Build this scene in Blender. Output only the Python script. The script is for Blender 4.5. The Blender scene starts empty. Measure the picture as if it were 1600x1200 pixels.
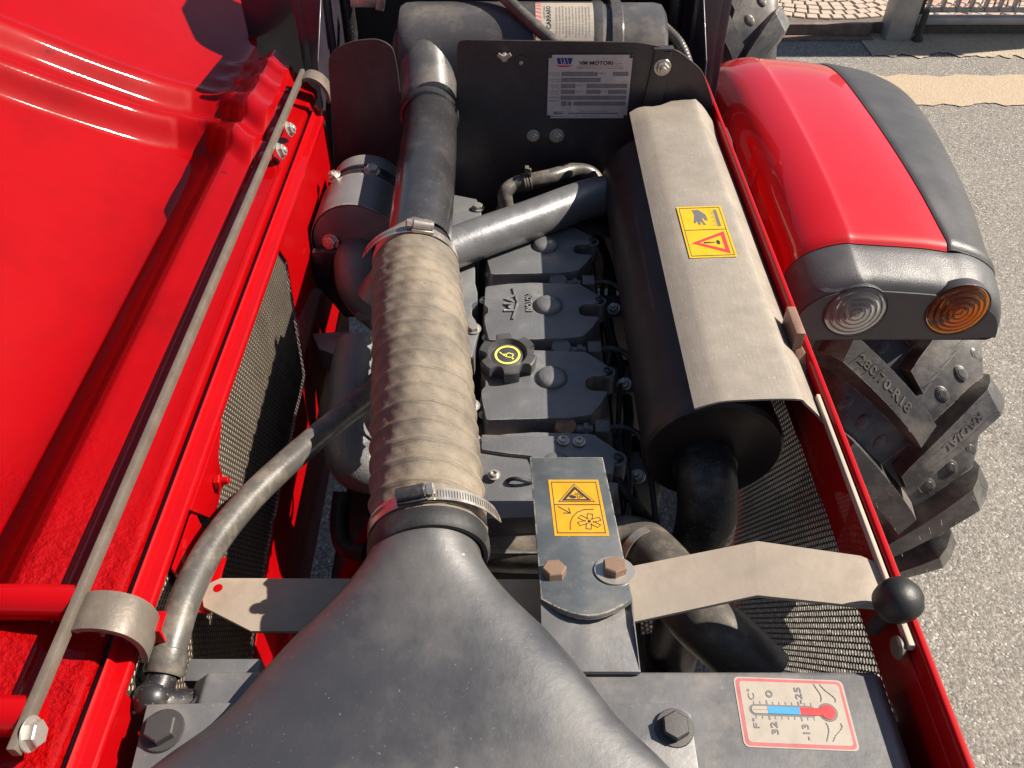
import bpy, bmesh, math, random
from mathutils import Vector, Matrix, Quaternion, noise
from mathutils.bvhtree import BVHTree
random.seed(7)
R = math.radians
S = bpy.context.scene
COL = S.collection
# ------------------------------------------------------------------ camera
CAMH, TILT, FPX = 1.635, R(44), 1300.0
cam = bpy.data.objects.new('camera', bpy.data.cameras.new('camera'))
COL.objects.link(cam)
cam.location = (0, 0, CAMH)
cam.rotation_euler = (R(90) - TILT, 0, 0)
cam.data.sensor_width = 36
cam.data.lens = 36 * FPX / 1600
cam.data.clip_start = 0.02
cam.data.clip_end = 300
S.camera = cam
# ------------------------------------------------------------------ light
SUN = Vector((1.05, .20, 1.0)).normalized()
W = bpy.data.worlds.new('World'); S.world = W; W.use_nodes = True
wn = W.node_tree
sky = wn.nodes.new('ShaderNodeTexSky')
sky.sky_type = 'NISHITA'; sky.sun_disc = False
sky.sun_elevation = math.asin(SUN.z)
sky.sun_rotation = math.atan2(SUN.x, SUN.y)
wn.links.new(sky.outputs[0], wn.nodes['Background'].inputs[0])
wn.nodes['Background'].inputs[1].default_value = 0.05
sun = bpy.data.objects.new('sun', bpy.data.lights.new('sun', 'SUN'))
COL.objects.link(sun)
sun.data.energy = 5.0; sun.data.angle = R(.5); sun.data.color = (1, .91, .79)
sun.rotation_euler = SUN.to_track_quat('Z', 'Y').to_euler()
sun.location = (3, 1, 4)
S.view_settings.view_transform = 'Standard'
S.view_settings.look = 'None'
S.view_settings.exposure = 1.0
S.view_settings.gamma = 1
S.view_settings.use_curve_mapping = False
S.render.engine = 'CYCLES'
# ------------------------------------------------------------------ pixel rays (direction only; the distance comes from a plane)
FW = Vector((0, math.cos(TILT), -math.sin(TILT))); DN = Vector((0, -math.sin(TILT), -math.cos(TILT)))
CP = Vector((0, 0, CAMH))
def ray(px, py): return FW + Vector(((px - 800) / FPX, 0, 0)) + DN * ((py - 600) / FPX)
def atz(px, py, z): d = ray(px, py); return CP + d * ((z - CAMH) / d.z)
def aty(px, py, y): d = ray(px, py); return CP + d * (y / d.y)
def atx(px, py, x): d = ray(px, py); return CP + d * (x / d.x)
V = Vector
# ------------------------------------------------------------------ materials
def mat(name, col, rough=.5, metal=0., var=.15, vs=14., dirt=None, damt=.35, ds=9., bump=.0, bs=160., coat=0., edge=None, eamt=.0015, rv=.12, spec=.5, fine=None, stretch=None, bd=.002, fth=.64, bstretch=None, spk=None, spt=.72, sps=70):
    m = bpy.data.materials.new(name); m.use_nodes = True
    nt = m.node_tree; N = nt.nodes; L = nt.links
    b = N['Principled BSDF']
    tc = N.new('ShaderNodeTexCoord')
    src = tc.outputs['Object']
    if stretch:
        mp = N.new('ShaderNodeMapping'); mp.inputs['Scale'].default_value = stretch
        L.new(src, mp.inputs[0]); src = mp.outputs[0]
    def noise(sc, det=5, rough_=.6):
        n = N.new('ShaderNodeTexNoise'); n.inputs['Scale'].default_value = sc
        n.inputs['Detail'].default_value = det; n.inputs['Roughness'].default_value = rough_
        L.new(src, n.inputs['Vector']); return n.outputs['Fac']
    def ramp(fac, a, b_, ca=(0, 0, 0, 1), cb=(1, 1, 1, 1)):
        r = N.new('ShaderNodeValToRGB'); L.new(fac, r.inputs[0])
        r.color_ramp.elements[0].position = a; r.color_ramp.elements[1].position = b_
        r.color_ramp.elements[0].color = ca; r.color_ramp.elements[1].color = cb
        return r.outputs[0]
    def mix(fac, a, b_):
        x = N.new('ShaderNodeMix'); x.data_type = 'RGBA'
        L.new(fac, x.inputs[0])
        for s, i in ((a, 6), (b_, 7)):
            if hasattr(s, 'is_linked'): L.new(s, x.inputs[i])
            else: x.inputs[i].default_value = tuple(s)[:3] + (1,)
        return x.outputs[2]
    c = tuple(col)
    lo = [max(0, k * (1 - var)) for k in c]; hi = [min(1, k * (1 + var)) for k in c]
    n1 = noise(vs)
    out = ramp(n1, .3, .7, tuple(lo) + (1,), tuple(hi) + (1,))
    if dirt:
        n2 = noise(ds, 8, .68)
        f = ramp(n2, .5 - .25 * (damt - .3) , .5 - .25 * (damt - .3) + .22)
        g = N.new('ShaderNodeMath'); g.operation = 'MULTIPLY'; L.new(f, g.inputs[0]); g.inputs[1].default_value = min(1., damt * 1.6)
        out = mix(g.outputs[0], out, dirt)
    if fine:
        n4 = noise(420, 2, .5)
        f4 = ramp(n4, fth, fth + .1)
        out = mix(f4, out, fine)
    if spk:
        out = mix(ramp(noise(sps, 3, .5), spt, spt + .04), out, spk)
    if edge:
        bv = N.new('ShaderNodeBevel'); bv.samples = 4; bv.inputs['Radius'].default_value = eamt
        ge = N.new('ShaderNodeNewGeometry')
        dp = N.new('ShaderNodeVectorMath'); dp.operation = 'DOT_PRODUCT'
        L.new(bv.outputs[0], dp.inputs[0]); L.new(ge.outputs['Normal'], dp.inputs[1])
        iv = N.new('ShaderNodeMath'); iv.operation = 'SUBTRACT'; iv.inputs[0].default_value = 1; L.new(dp.outputs['Value'], iv.inputs[1])
        n3 = noise(75, 4, .7)
        ad = N.new('ShaderNodeMath'); ad.operation = 'MULTIPLY'; L.new(iv.outputs[0], ad.inputs[0]); L.new(ramp(n3, .42, .62), ad.inputs[1])
        out = mix(ramp(ad.outputs[0], .02, .09), out, edge)
    L.new(out, b.inputs['Base Color'])
    if rv:
        rr = N.new('ShaderNodeMapRange'); L.new(noise(vs * 1.7, 6, .65), rr.inputs[0])
        rr.inputs[1].default_value = .3; rr.inputs[2].default_value = .7
        rr.inputs[3].default_value = max(.03, rough - rv); rr.inputs[4].default_value = min(1, rough + rv)
        L.new(rr.outputs[0], b.inputs['Roughness'])
    else: b.inputs['Roughness'].default_value = rough
    b.inputs['Metallic'].default_value = metal
    b.inputs['Specular IOR Level'].default_value = spec
    if coat: b.inputs['Coat Weight'].default_value = coat; b.inputs['Coat Roughness'].default_value = .04
    if bump:
        bp = N.new('ShaderNodeBump'); bp.inputs['Strength'].default_value = bump; bp.inputs['Distance'].default_value = bd
        hn = noise(bs, 4, .6)
        if bstretch:
            mp2 = N.new('ShaderNodeMapping'); mp2.inputs['Scale'].default_value = bstretch; L.new(tc.outputs['Object'], mp2.inputs[0]); L.new(mp2.outputs[0], hn.node.inputs['Vector'])
        L.new(hn, bp.inputs['Height']); L.new(bp.outputs[0], b.inputs['Normal'])
    return m
DUST = (.30, .25, .19)
M = {}
M['red'] = mat('red_paint', (.33, .0005, .002), .5, spec=.08, var=.05, coat=.5, bump=.02, bs=55, rv=.06)
M['hood_red'] = mat('hood_red_paint', (.27, .0004, .0011), .5, var=.10, vs=5, dirt=(.16, .0006, .0006), damt=.44, ds=5, coat=.5, bump=1., bs=120, rv=.1, spec=.04, bd=.007, spk=(.10, .004, .004), spt=.735, sps=26)
M['fender_red'] = mat('fender_red_paint', (.44, .0008, .004), .45, var=.03, coat=1., rv=.05, spec=.2)
M['rough_red'] = mat('orange_peel_red', (.40, .0015, .004), .3, spec=.3, var=.05, coat=1., bump=1., bs=110, rv=.05, bd=.008)
M['black_paint'] = mat('black_paint', (.018, .017, .019), .42, var=.3, dirt=DUST, damt=.24, ds=22, bump=.08, bs=260, fine=(.2, .18, .15))
M['black_plate'] = mat('black_plate_paint', (.042, .033, .036), .38, var=.25, dirt=(.10, .08, .07), damt=.25, ds=16, bump=.05, fine=(.09, .08, .07))
M['engine'] = mat('engine_grey_paint', (.115, .118, .124), .42, spec=.9, var=.2, dirt=(.30, .26, .18), damt=.2, ds=26, bump=.22, bs=330, fine=(.2, .19, .17), fth=.70, edge=(.35, .33, .28), eamt=.0016)
M['cast'] = mat('cast_iron_paint', (.11, .107, .111), .44, spec=.8, var=.2, dirt=(.20, .17, .14), damt=.2, ds=22, bump=.5, bs=420)
M['dark'] = mat('oily_dark_metal', (.012, .011, .012), .55, var=.4, bump=.2)
M['rubber_hose'] = mat('dusty_corrugated_hose', (.135, .112, .086), .75, var=.16, vs=26, dirt=(.235, .192, .140), damt=.55, ds=15, bump=.55, bs=60, bstretch=(1, 14, 1), fine=(.07, .06, .05), fth=.66)
M['hose'] = mat('rubber_hose', (.075, .068, .060), .40, var=.2, dirt=(.25, .21, .16), damt=.45, ds=30, bump=.12, bs=300)
M['rubber'] = mat('black_rubber', (.016, .016, .017), .6, var=.3, dirt=(.09, .08, .07), damt=.3, ds=30, bump=.15)
M['plastic'] = mat('moulded_black_plastic', (.036, .036, .040), .42, var=.12, vs=8, spk=(.30, .29, .27), spt=.745, sps=85, dirt=(.115, .105, .095), damt=.40, ds=6.5, bump=.10, bs=140, fine=(.17, .16, .15), fth=.70, spec=1.)
M['tube'] = mat('glossy_black_tube', (.030, .029, .031), .20, var=.3, dirt=(.12, .10, .085), damt=.18, ds=30, spk=(.20, .17, .12), spt=.74, sps=60, bump=.04, bs=120, fine=(.3, .27, .2), fth=.7)
M['drum'] = mat('air_cleaner_paint', (.070, .068, .070), .30, var=.2, vs=12, dirt=(.24, .20, .15), damt=.34, ds=13, bump=.05, fine=(.3, .27, .2), fth=.69)
M['drumgrey'] = mat('drum_grey_paint', (.145, .138, .142), .42, var=.2, vs=14, dirt=(.30, .25, .18), damt=.24, ds=24, bump=.1, edge=(.42, .34, .24), eamt=.004)
M['cap'] = mat('grey_black_cap_plastic', (.055, .054, .056), .4, var=.15, dirt=(.12, .10, .08), damt=.25, ds=40, bump=.06)
M['strand'] = mat('dark_screen_strands', (.055, .046, .037), .5, var=.2)
M['dustfill'] = mat('dust_clogged_screen', (.50, .41, .31), .9, var=.15, vs=16, dirt=(.17, .135, .10), damt=.35, ds=14)
M['lampwhite'] = mat('lamp_reflector', (.82, .80, .78), .25, metal=.3, var=.03)
M['silverpipe'] = mat('silver_coated_pipe', (.17, .17, .175), .36, metal=.4, var=.12, vs=30, dirt=(.09, .085, .08), damt=.22, ds=40, bump=.15, bs=300)
M['muffler'] = mat('black_muffler', (.030, .020, .018), .42, var=.3, vs=10, bump=.12, bs=180)
M['shield'] = mat('bare_heat_shield', (.315, .275, .226), .46, metal=.25, var=.12, vs=17, dirt=(.215, .18, .14), damt=.34, ds=9, bump=.12, bs=45, bstretch=(9, 1, 1), fine=(.45, .41, .35))
M['steel'] = mat('raw_steel_strip', (.345, .29, .232), .5, metal=.08, var=.14, vs=16, dirt=(.22, .175, .135), damt=.33, ds=17, bump=.08, bs=230)
M['bar'] = mat('weathered_bar_steel', (.145, .12, .096), .5, metal=.2, var=.2, vs=30, dirt=(.12, .085, .06), damt=.36, ds=40, bump=.2, bs=260)
M['zinc'] = mat('zinc_plated', (.50, .47, .42), .35, metal=.7, var=.2, vs=50, dirt=(.17, .13, .09), damt=.3, ds=70)
M['clamp'] = mat('clamp_steel', (.52, .47, .41), .32, metal=.75, var=.2, vs=40, dirt=(.2, .16, .12), damt=.35, ds=60)
M['rust'] = mat('rusty_bolt', (.20, .125, .085), .7, metal=.2, var=.3, vs=90, dirt=(.30, .20, .14), damt=.4, ds=120, bump=.4, bs=300)
M['darkbolt'] = mat('black_bolt', (.045, .043, .045), .45, metal=.3, var=.3, vs=80, dirt=(.25, .18, .13), damt=.25, ds=130, bump=.2)
M['bracket'] = mat('bracket_dark_grey_paint', (.072, .080, .087), .36, spec=.9, var=.22, vs=22, dirt=(.17, .16, .14), damt=.36, ds=30, bump=.06, edge=(.50, .43, .33), eamt=.0028, fine=(.3, .28, .24), fth=.70)
M['tank'] = mat('radiator_grey_paint', (.112, .110, .112), .42, spec=.9, var=.2, vs=20, dirt=(.24, .21, .175), damt=.32, ds=26, bump=.15, bs=110, fine=(.36, .29, .24), fth=.71)
M['mesh'] = mat('perforated_black_sheet', (.15, .12, .09), .5, var=.25, vs=20, dirt=(.22, .17, .12), damt=.45, ds=18)
M['mesh_dark'] = mat('perforated_dark_sheet', (.02, .02, .02), .5, var=.2, vs=20)
M['fender_grey'] = mat('fender_grey_plastic', (.060, .058, .061), .42, var=.06, bump=.28, bs=700)
M['fender_black'] = mat('fender_black_plastic', (.046, .043, .045), .46, var=.12, vs=9, dirt=(.05, .05, .05), damt=.25, ds=20, bump=.25, bs=500)
M['tyre'] = mat('tyre_rubber', (.046, .045, .045), .42, var=.25, vs=14, dirt=(.23, .205, .175), damt=.46, ds=9, bump=.12, bs=190, edge=(.2, .17, .14), eamt=.003)
M['knob'] = mat('black_bakelite', (.012, .012, .012), .5, var=.3, bump=.15)
M['brown'] = mat('rusty_clip', (.21, .12, .085), .65, metal=.2, var=.25, vs=50, bump=.3)
M['yellow_cap'] = mat('yellow_print', (.72, .70, .12), .5, var=.08)
M['yellow'] = mat('sticker_yellow', (.58, .36, .010), .42, var=.07, vs=40, dirt=(.46, .31, .05), damt=.25, ds=60)
M['orange_yellow'] = mat('faded_sticker_yellow', (.52, .27, .012), .45, var=.12, vs=40, dirt=(.36, .22, .07), damt=.3, ds=50, fine=(.42, .32, .16), fth=.68)
M['ink'] = mat('sticker_ink', (.03, .03, .035), .45, var=.1)
M['grey_ink'] = mat('faded_ink', (.13, .125, .13), .5, var=.15)
M['red_ink'] = mat('sticker_red', (.55, .04, .04), .4, var=.08)
M['pink_ink'] = mat('faded_red_print', (.46, .10, .11), .45, var=.2, vs=60)
M['blue_ink'] = mat('sticker_blue', (.02, .03, .22), .4, var=.1)
M['sky_ink'] = mat('sticker_light_blue', (.04, .25, .46), .45, var=.06)
M['paper'] = mat('sticker_white', (.34, .30, .25), .45, var=.12, vs=50, dirt=(.32, .265, .20), damt=.36, ds=45)
M['white'] = mat('sticker_clean_white', (.72, .69, .66), .4, var=.05)
M['plate'] = mat('aluminium_nameplate', (.55, .49, .46), .42, metal=.2, var=.1, vs=40, dirt=(.33, .26, .2), damt=.3, ds=60)
M['plate_box'] = mat('nameplate_field', (.21, .175, .185), .5, var=.2, vs=90)
M['chrome'] = mat('chrome_reflector', (.75, .74, .73), .12, metal=1, var=.03, rv=0)
M['cream'] = mat('cream_seal_strip', (.42, .35, .28), .6, var=.12)
M['navy'] = mat('dark_seal_rubber', (.012, .013, .022), .5, var=.15)
M['purple'] = mat('dark_cowl_paint', (.035, .028, .040), .35, var=.2, coat=.3)
M['galv'] = mat('galvanised_gate', (.36, .345, .33), .5, metal=.3, var=.15, vs=8, dirt=(.2, .17, .14), damt=.3, ds=6, bump=.1)
def glass(name, col, body=.12):
    m = bpy.data.materials.new(name); m.use_nodes = True
    nt = m.node_tree; N = nt.nodes; L = nt.links; N.remove(N['Principled BSDF'])
    tr = N.new('ShaderNodeBsdfTransparent'); tr.inputs[0].default_value = col + (1,)
    df = N.new('ShaderNodeBsdfTranslucent'); df.inputs[0].default_value = col + (1,)
    gl = N.new('ShaderNodeBsdfGlossy'); gl.inputs['Roughness'].default_value = .06
    fr = N.new('ShaderNodeFresnel'); fr.inputs[0].default_value = 1.5
    m1 = N.new('ShaderNodeMixShader'); m1.inputs[0].default_value = body; L.new(tr.outputs[0], m1.inputs[1]); L.new(df.outputs[0], m1.inputs[2])
    m2 = N.new('ShaderNodeMixShader'); L.new(fr.outputs[0], m2.inputs[0]); L.new(m1.outputs[0], m2.inputs[1]); L.new(gl.outputs[0], m2.inputs[2])
    L.new(m2.outputs[0], N['Material Output'].inputs[0])
    return m
M['clear_lens'] = glass('clear_lens', (.98, .97, .96), .38)
M['amber_lens'] = glass('amber_lens', (1, .46, .05), .25)
# ------------------------------------------------------------------ mesh builder
def basis(axis):
    a = V(axis).normalized()
    h = V((0, 0, 1)) if abs(a.z) < .9 else V((1, 0, 0))
    u = h.cross(a).normalized(); return u, a.cross(u).normalized(), a
def smooth_path(pts, sub=8, closed=False):
    pts = [V(p) for p in pts]; n = len(pts); out = []
    for i in range(n - 1):
        p0 = pts[max(i - 1, 0)]; p1 = pts[i]; p2 = pts[i + 1]; p3 = pts[min(i + 2, n - 1)]
        for k in range(sub):
            t = k / sub
            out.append(.5 * ((2 * p1) + (p2 - p0) * t + (2 * p0 - 5 * p1 + 4 * p2 - p3) * t * t + (3 * p1 - p0 - 3 * p2 + p3) * t ** 3))
    out.append(pts[-1]); return out
class MB:
    def __init__(s): s.bm = bmesh.new(); s.mi = 0
    def face(s, vs):
        try: f = s.bm.faces.new(vs); f.material_index = s.mi; return f
        except ValueError: return None
    def vs(s, pts): return [s.bm.verts.new(p) for p in pts]
    def poly(s, pts): s.face(s.vs(pts)); return s
    def box(s, c, size, rot=None):
        c = V(c); h = [k / 2 for k in size]; m = rot if rot is not None else Matrix.Identity(3)
        p = [c + m @ V((x * h[0], y * h[1], z * h[2])) for x in (-1, 1) for y in (-1, 1) for z in (-1, 1)]
        v = s.vs(p)
        for q in ((0, 1, 3, 2), (4, 6, 7, 5), (0, 4, 5, 1), (2, 3, 7, 6), (0, 2, 6, 4), (1, 5, 7, 3)): s.face([v[k] for k in q])
        return s
    def prism(s, pts, vec):
        a = s.vs([V(p) for p in pts]); b = s.vs([V(p) + V(vec) for p in pts]); n = len(a)
        s.face(a[::-1]); s.face(b)
        for i in range(n): j = (i + 1) % n; s.face([a[i], a[j], b[j], b[i]])
        return s
    def ringprism(s, outer, inner, vec):
        n = len(outer); vec = V(vec)
        A = s.vs(outer); B = s.vs(inner); C = s.vs([V(p) + vec for p in outer]); D = s.vs([V(p) + vec for p in inner])
        for i in range(n):
            j = (i + 1) % n
            s.face([A[i], B[i], B[j], A[j]]); s.face([C[i], C[j], D[j], D[i]])
            s.face([A[i], A[j], C[j], C[i]]); s.face([B[i], D[i], D[j], B[j]])
        return s
    def loft(s, rings, cap=True, close=True):
        vr = [s.vs(r) for r in rings]
        for a, b in zip(vr, vr[1:]):
            n = len(a)
            for i in range(n if close else n - 1):
                j = (i + 1) % n; s.face([a[i], a[j], b[j], b[i]])
        if cap: s.face(vr[0][::-1]); s.face(vr[-1])
        return s
    def tube(s, path, r, n=20, cap=True, fn=None):
        path = [V(p) for p in path]; m = len(path)
        rad = r if isinstance(r, (list, tuple)) else [r] * m
        t0 = (path[1] - path[0]).normalized(); u, v, _ = basis(t0); rings = []
        for i, p in enumerate(path):
            t = (path[min(i + 1, m - 1)] - path[max(i - 1, 0)]).normalized()
            q = t0.rotation_difference(t); u = q @ u; v = q @ v; t0 = t
            ring = []
            for k in range(n):
                a = 2 * math.pi * k / n
                rr = rad[i] if fn is None else rad[i] + fn(i, a)
                ring.append(p + (u * math.cos(a) + v * math.sin(a)) * rr)
            rings.append(ring)
        return s.loft(rings, cap)
    def lathe(s, prof, o, axis, n=32, cap=True):
        u, v, a = basis(axis); o = V(o)
        rings = [[o + a * h + (u * math.cos(2 * math.pi * k / n) + v * math.sin(2 * math.pi * k / n)) * max(r, 1e-5) for k in range(n)] for r, h in prof]
        return s.loft(rings, cap)
    def grid(s, P):
        vr = [s.vs(r) for r in P]
        for a, b in zip(vr, vr[1:]):
            for i in range(len(a) - 1): s.face([a[i], a[i + 1], b[i + 1], b[i]])
        return s
    def sphere(s, c, r, n=20, sc=(1, 1, 1)):
        prof = []; c = V(c)
        rings = []
        for i in range(n // 2 + 1):
            ph = math.pi * i / (n // 2)
            rr = max(math.sin(ph), 1e-4)
            rings.append([c + V((r * sc[0] * rr * math.cos(2 * math.pi * k / n), r * sc[1] * rr * math.sin(2 * math.pi * k / n), -r * sc[2] * math.cos(ph))) for k in range(n)])
        return s.loft(rings)
WL = {}
def wloc(o): return WL.get(o.name, V((0, 0, 0))) if o else V((0, 0, 0))
def finish(o, name, parent, label=None, cat=None, group=None, kind=None):
    if parent: o.parent = parent
    if label: o['label'] = label
    if cat: o['category'] = cat
    if group: o['group'] = group
    if kind: o['kind'] = kind
    return o
def part(name, mb, m, parent=None, bevel=0, seg=2, smooth=38, label=None, cat=None, group=None, kind=None, solid=0, norm=True):
    bm = mb.bm
    bmesh.ops.remove_doubles(bm, verts=bm.verts, dist=1e-6)
    if norm: bmesh.ops.recalc_face_normals(bm, faces=bm.faces)
    if solid: bmesh.ops.solidify(bm, geom=bm.faces[:] , thickness=solid)
    if bevel:
        es = [e for e in bm.edges if len(e.link_faces) == 2 and e.calc_face_angle(0) > R(28)]
        bmesh.ops.bevel(bm, geom=es, offset=bevel, segments=seg, affect='EDGES', profile=.6, clamp_overlap=True)
    me = bpy.data.meshes.new(name)
    lo = V([min(v.co[k] for v in bm.verts) for k in range(3)]); hi = V([max(v.co[k] for v in bm.verts) for k in range(3)])
    c = (lo + hi) / 2
    if parent is None: c.z = lo.z
    for v in bm.verts: v.co -= c
    bm.to_mesh(me); bm.free()
    for x in (m if isinstance(m, (list, tuple)) else [m]): me.materials.append(M[x])
    if smooth:
        me.shade_smooth(); me.set_sharp_from_angle(angle=R(smooth))
    o = bpy.data.objects.new(name, me); COL.objects.link(o)
    WL[o.name] = c
    o.location = c - wloc(parent)
    return finish(o, name, parent, label, cat, group, kind)
def thing(name, label, cat, loc, group=None):
    o = bpy.data.objects.new(name, None); COL.objects.link(o); o.location = loc; o.empty_display_size = .1
    WL[o.name] = V(loc); return finish(o, name, None, label, cat, group)
PROTO = {}
def stamp(key, name, builder, m, loc, axis, parent, spin=0, scale=1, label=None):
    """shared-mesh small piece, local +Z along axis"""
    if key not in PROTO:
        mb = MB(); builder(mb); bm = mb.bm
        bmesh.ops.recalc_face_normals(bm, faces=bm.faces)
        me = bpy.data.meshes.new(key); bm.to_mesh(me); bm.free()
        for x in (m if isinstance(m, (list, tuple)) else [m]): me.materials.append(M[x])
        me.shade_smooth(); me.set_sharp_from_angle(angle=R(35)); PROTO[key] = me
    o = bpy.data.objects.new(name, PROTO[key]); COL.objects.link(o)
    o.rotation_mode = 'QUATERNION'
    o.rotation_quaternion = V(axis).to_track_quat('Z', 'Y') @ Quaternion((0, 0, 1), spin)
    o.scale = (scale,) * 3
    WL[o.name] = V(loc); o.location = V(loc) - wloc(parent)
    return finish(o, name, parent, label)
def hexbolt(washer=True, stub=0):
    def f(mb):
        if washer: mb.lathe([(.0, 0), (1.32, 0), (1.36, .06), (1.30, .16), (.7, .18)], (0, 0, 0), (0, 0, 1), 24)
        z0 = .14 if washer else 0
        hx = lambda r, z: [V((r * math.cos(R(60 * k)), r * math.sin(R(60 * k)), z)) for k in range(6)]
        mb.loft([hx(1, z0), hx(1, z0 + .62), hx(.9, z0 + .72), hx(.6, z0 + .73)])
        if stub: mb.lathe([(.5, z0 + .7), (.5, z0 + .7 + stub), (.42, z0 + .78 + stub), (0, z0 + .78 + stub)], (0, 0, 0), (0, 0, 1), 14)
    return f
def bolt(loc, axis, r, parent, m='zinc', washer=True, stub=0, spin=.3, name='bolt', label=None):
    return stamp(f'bolt_{m}_{washer}_{stub}', name, hexbolt(washer, stub), m, loc, axis, parent, spin, r, label)
def allen(mb):
    mb.lathe([(0, 0), (1.5, 0), (1.5, .12), (1.0, .14), (1, .8), (.88, .9), (.55, .9), (.5, .45), (0, .45)], (0, 0, 0), (0, 0, 1), 18)
def cap_screw(loc, axis, r, parent, m='zinc'): return stamp(f'allen_{m}', 'cap_screw', allen, m, loc, axis, parent, 0, r)
# text -> flat outlines
TXT = {}
def text_geo(s, bold=0.):
    if (s, bold) in TXT: return TXT[(s, bold)]
    cu = bpy.data.curves.new('t', 'FONT'); cu.body = s; cu.size = 1; cu.offset = bold; cu.resolution_u = 3
    o = bpy.data.objects.new('t', cu); COL.objects.link(o)
    dg = bpy.context.evaluated_depsgraph_get(); dg.update()
    me = bpy.data.meshes.new_from_object(o.evaluated_get(dg))
    vs = [v.co.copy() for v in me.vertices]; fs = [tuple(p.vertices) for p in me.polygons]
    bpy.data.objects.remove(o); bpy.data.curves.remove(cu); bpy.data.meshes.remove(me)
    x0 = min(v.x for v in vs); x1 = max(v.x for v in vs); y0 = min(v.y for v in vs); y1 = max(v.y for v in vs)
    vs = [((v.x - x0) / (x1 - x0), (v.y - y0) / (y1 - y0)) for v in vs]
    TXT[(s, bold)] = (vs, fs); return vs, fs
class Decal:
    """flat print: u right, v up, metres; layers lie a fraction of a millimetre apart"""
    def __init__(s, f): s.mb = MB(); s.f = f
    def P(s, u, v, l): return s.f(u, v, .0004 + l * .00016)
    def poly(s, pts, mi, l=1): s.mb.mi = mi; s.mb.poly([s.P(u, v, l) for u, v in pts]); return s
    def rect(s, u0, v0, u1, v1, mi, l=1, nu=1, nv=1):
        s.mb.mi = mi
        s.mb.grid([[s.P(u0 + (u1 - u0) * i / nu, v0 + (v1 - v0) * j / nv, l) for i in range(nu + 1)] for j in range(nv + 1)]); return s
    def line(s, pts, w, mi, l=1, close=False):
        pts = [V((p[0], p[1])) for p in pts]
        if close: pts = pts + [pts[0]]
        for a, b in zip(pts, pts[1:]):
            d = (b - a); n = V((-d.y, d.x)).normalized() * w / 2; e = d.normalized() * w * .4
            s.poly([a - n - e, b - n + e, b + n + e, a + n - e], mi, l)
        return s
    def disc(s, c, r, mi, l=1, n=20): return s.poly([(c[0] + r * math.cos(2 * math.pi * k / n), c[1] + r * math.sin(2 * math.pi * k / n)) for k in range(n)], mi, l)
    def text(s, t, u0, v0, w, h, mi, l=2, rot=0, bold=0., mirror=False):
        """box of w x h with lower-left corner u0,v0 in text space, turned by rot about that corner"""
        vs, fs = text_geo(t, bold); c, si = math.cos(rot), math.sin(rot); s.mb.mi = mi
        pts = []
        for a, b in vs:
            if mirror: a = 1 - a
            x, y = a * w, b * h; pts.append(s.P(u0 + x * c - y * si, v0 + x * si + y * c, l))
        bv = s.mb.vs(pts)
        for f in fs: s.mb.face([bv[i] for i in f])
        return s
    def part(s, name, mats, parent, label=None): return part(name, s.mb, mats, parent, smooth=0, label=label, norm=False)
def plane_frame(o, u, v):
    o = V(o); u = V(u).normalized(); v = V(v).normalized(); n = u.cross(v).normalized()
    return lambda a, b, h: o + u * a + v * b + n * h
# ------------------------------------------------------------------ ground
def aggregate(name, cols, scale, dirt, damt, bump=.6):
    m = bpy.data.materials.new(name); m.use_nodes = True
    nt = m.node_tree; N = nt.nodes; L = nt.links; b = N['Principled BSDF']
    tc = N.new('ShaderNodeTexCoord')
    vo = N.new('ShaderNodeTexVoronoi'); vo.inputs['Scale'].default_value = scale
    L.new(tc.outputs['Object'], vo.inputs['Vector'])
    r = N.new('ShaderNodeValToRGB'); L.new(vo.outputs['Color'], r.inputs[0])
    e = r.color_ramp.elements
    e[0].position = 0; e[0].color = cols[0] + (1,); e[1].position = 1; e[1].color = cols[-1] + (1,)
    for i, c in enumerate(cols[1:-1]): x = e.new((i + 1) / (len(cols) - 1)); x.color = c + (1,)
    no = N.new('ShaderNodeTexNoise'); no.inputs['Scale'].default_value = 2.2; no.inputs['Detail'].default_value = 9; no.inputs['Roughness'].default_value = .7
    L.new(tc.outputs['Object'], no.inputs['Vector'])
    rr = N.new('ShaderNodeValToRGB'); L.new(no.outputs['Fac'], rr.inputs[0])
    rr.color_ramp.elements[0].position = .35; rr.color_ramp.elements[1].position = .7
    mu = N.new('ShaderNodeMath'); mu.operation = 'MULTIPLY'; mu.inputs[1].default_value = damt; L.new(rr.outputs[0], mu.inputs[0])
    mx = N.new('ShaderNodeMix'); mx.data_type = 'RGBA'; L.new(mu.outputs[0], mx.inputs[0]); L.new(r.outputs[0], mx.inputs[6]); mx.inputs[7].default_value = dirt + (1,)
    L.new(mx.outputs[2], b.inputs['Base Color']); b.inputs['Roughness'].default_value = .9
    bp = N.new('ShaderNodeBump'); bp.inputs['Strength'].default_value = bump; bp.inputs['Distance'].default_value = .006
    L.new(vo.outputs['Distance'], bp.inputs['Height']); bp.invert = True; L.new(bp.outputs[0], b.inputs['Normal'])
    return m
M['asphalt'] = aggregate('asphalt', [(.025, .0235, .021), (.10, .092, .083), (.165, .152, .136), (.24, .22, .195), (.55, .51, .45)], 215, (.23, .208, .178), .55, .3)
M['patch'] = aggregate('worn_concrete', [(.16, .135, .105), (.30, .25, .185), (.36, .30, .225), (.42, .35, .26)], 130, (.42, .34, .24), .7, .4)
M['sand'] = aggregate('sand_strip', [(.27, .205, .14), (.37, .285, .20), (.42, .325, .23)], 160, (.40, .31, .215), .6, .3)
M['paver'] = mat('buff_paver', (.42, .34, .27), .85, var=.2, vs=14, dirt=(.25, .2, .16), damt=.3, ds=20, bump=.5, bs=120)
M['paver_red'] = mat('reddish_paver', (.40, .25, .20), .85, var=.2, vs=14, bump=.5, bs=120)
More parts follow.
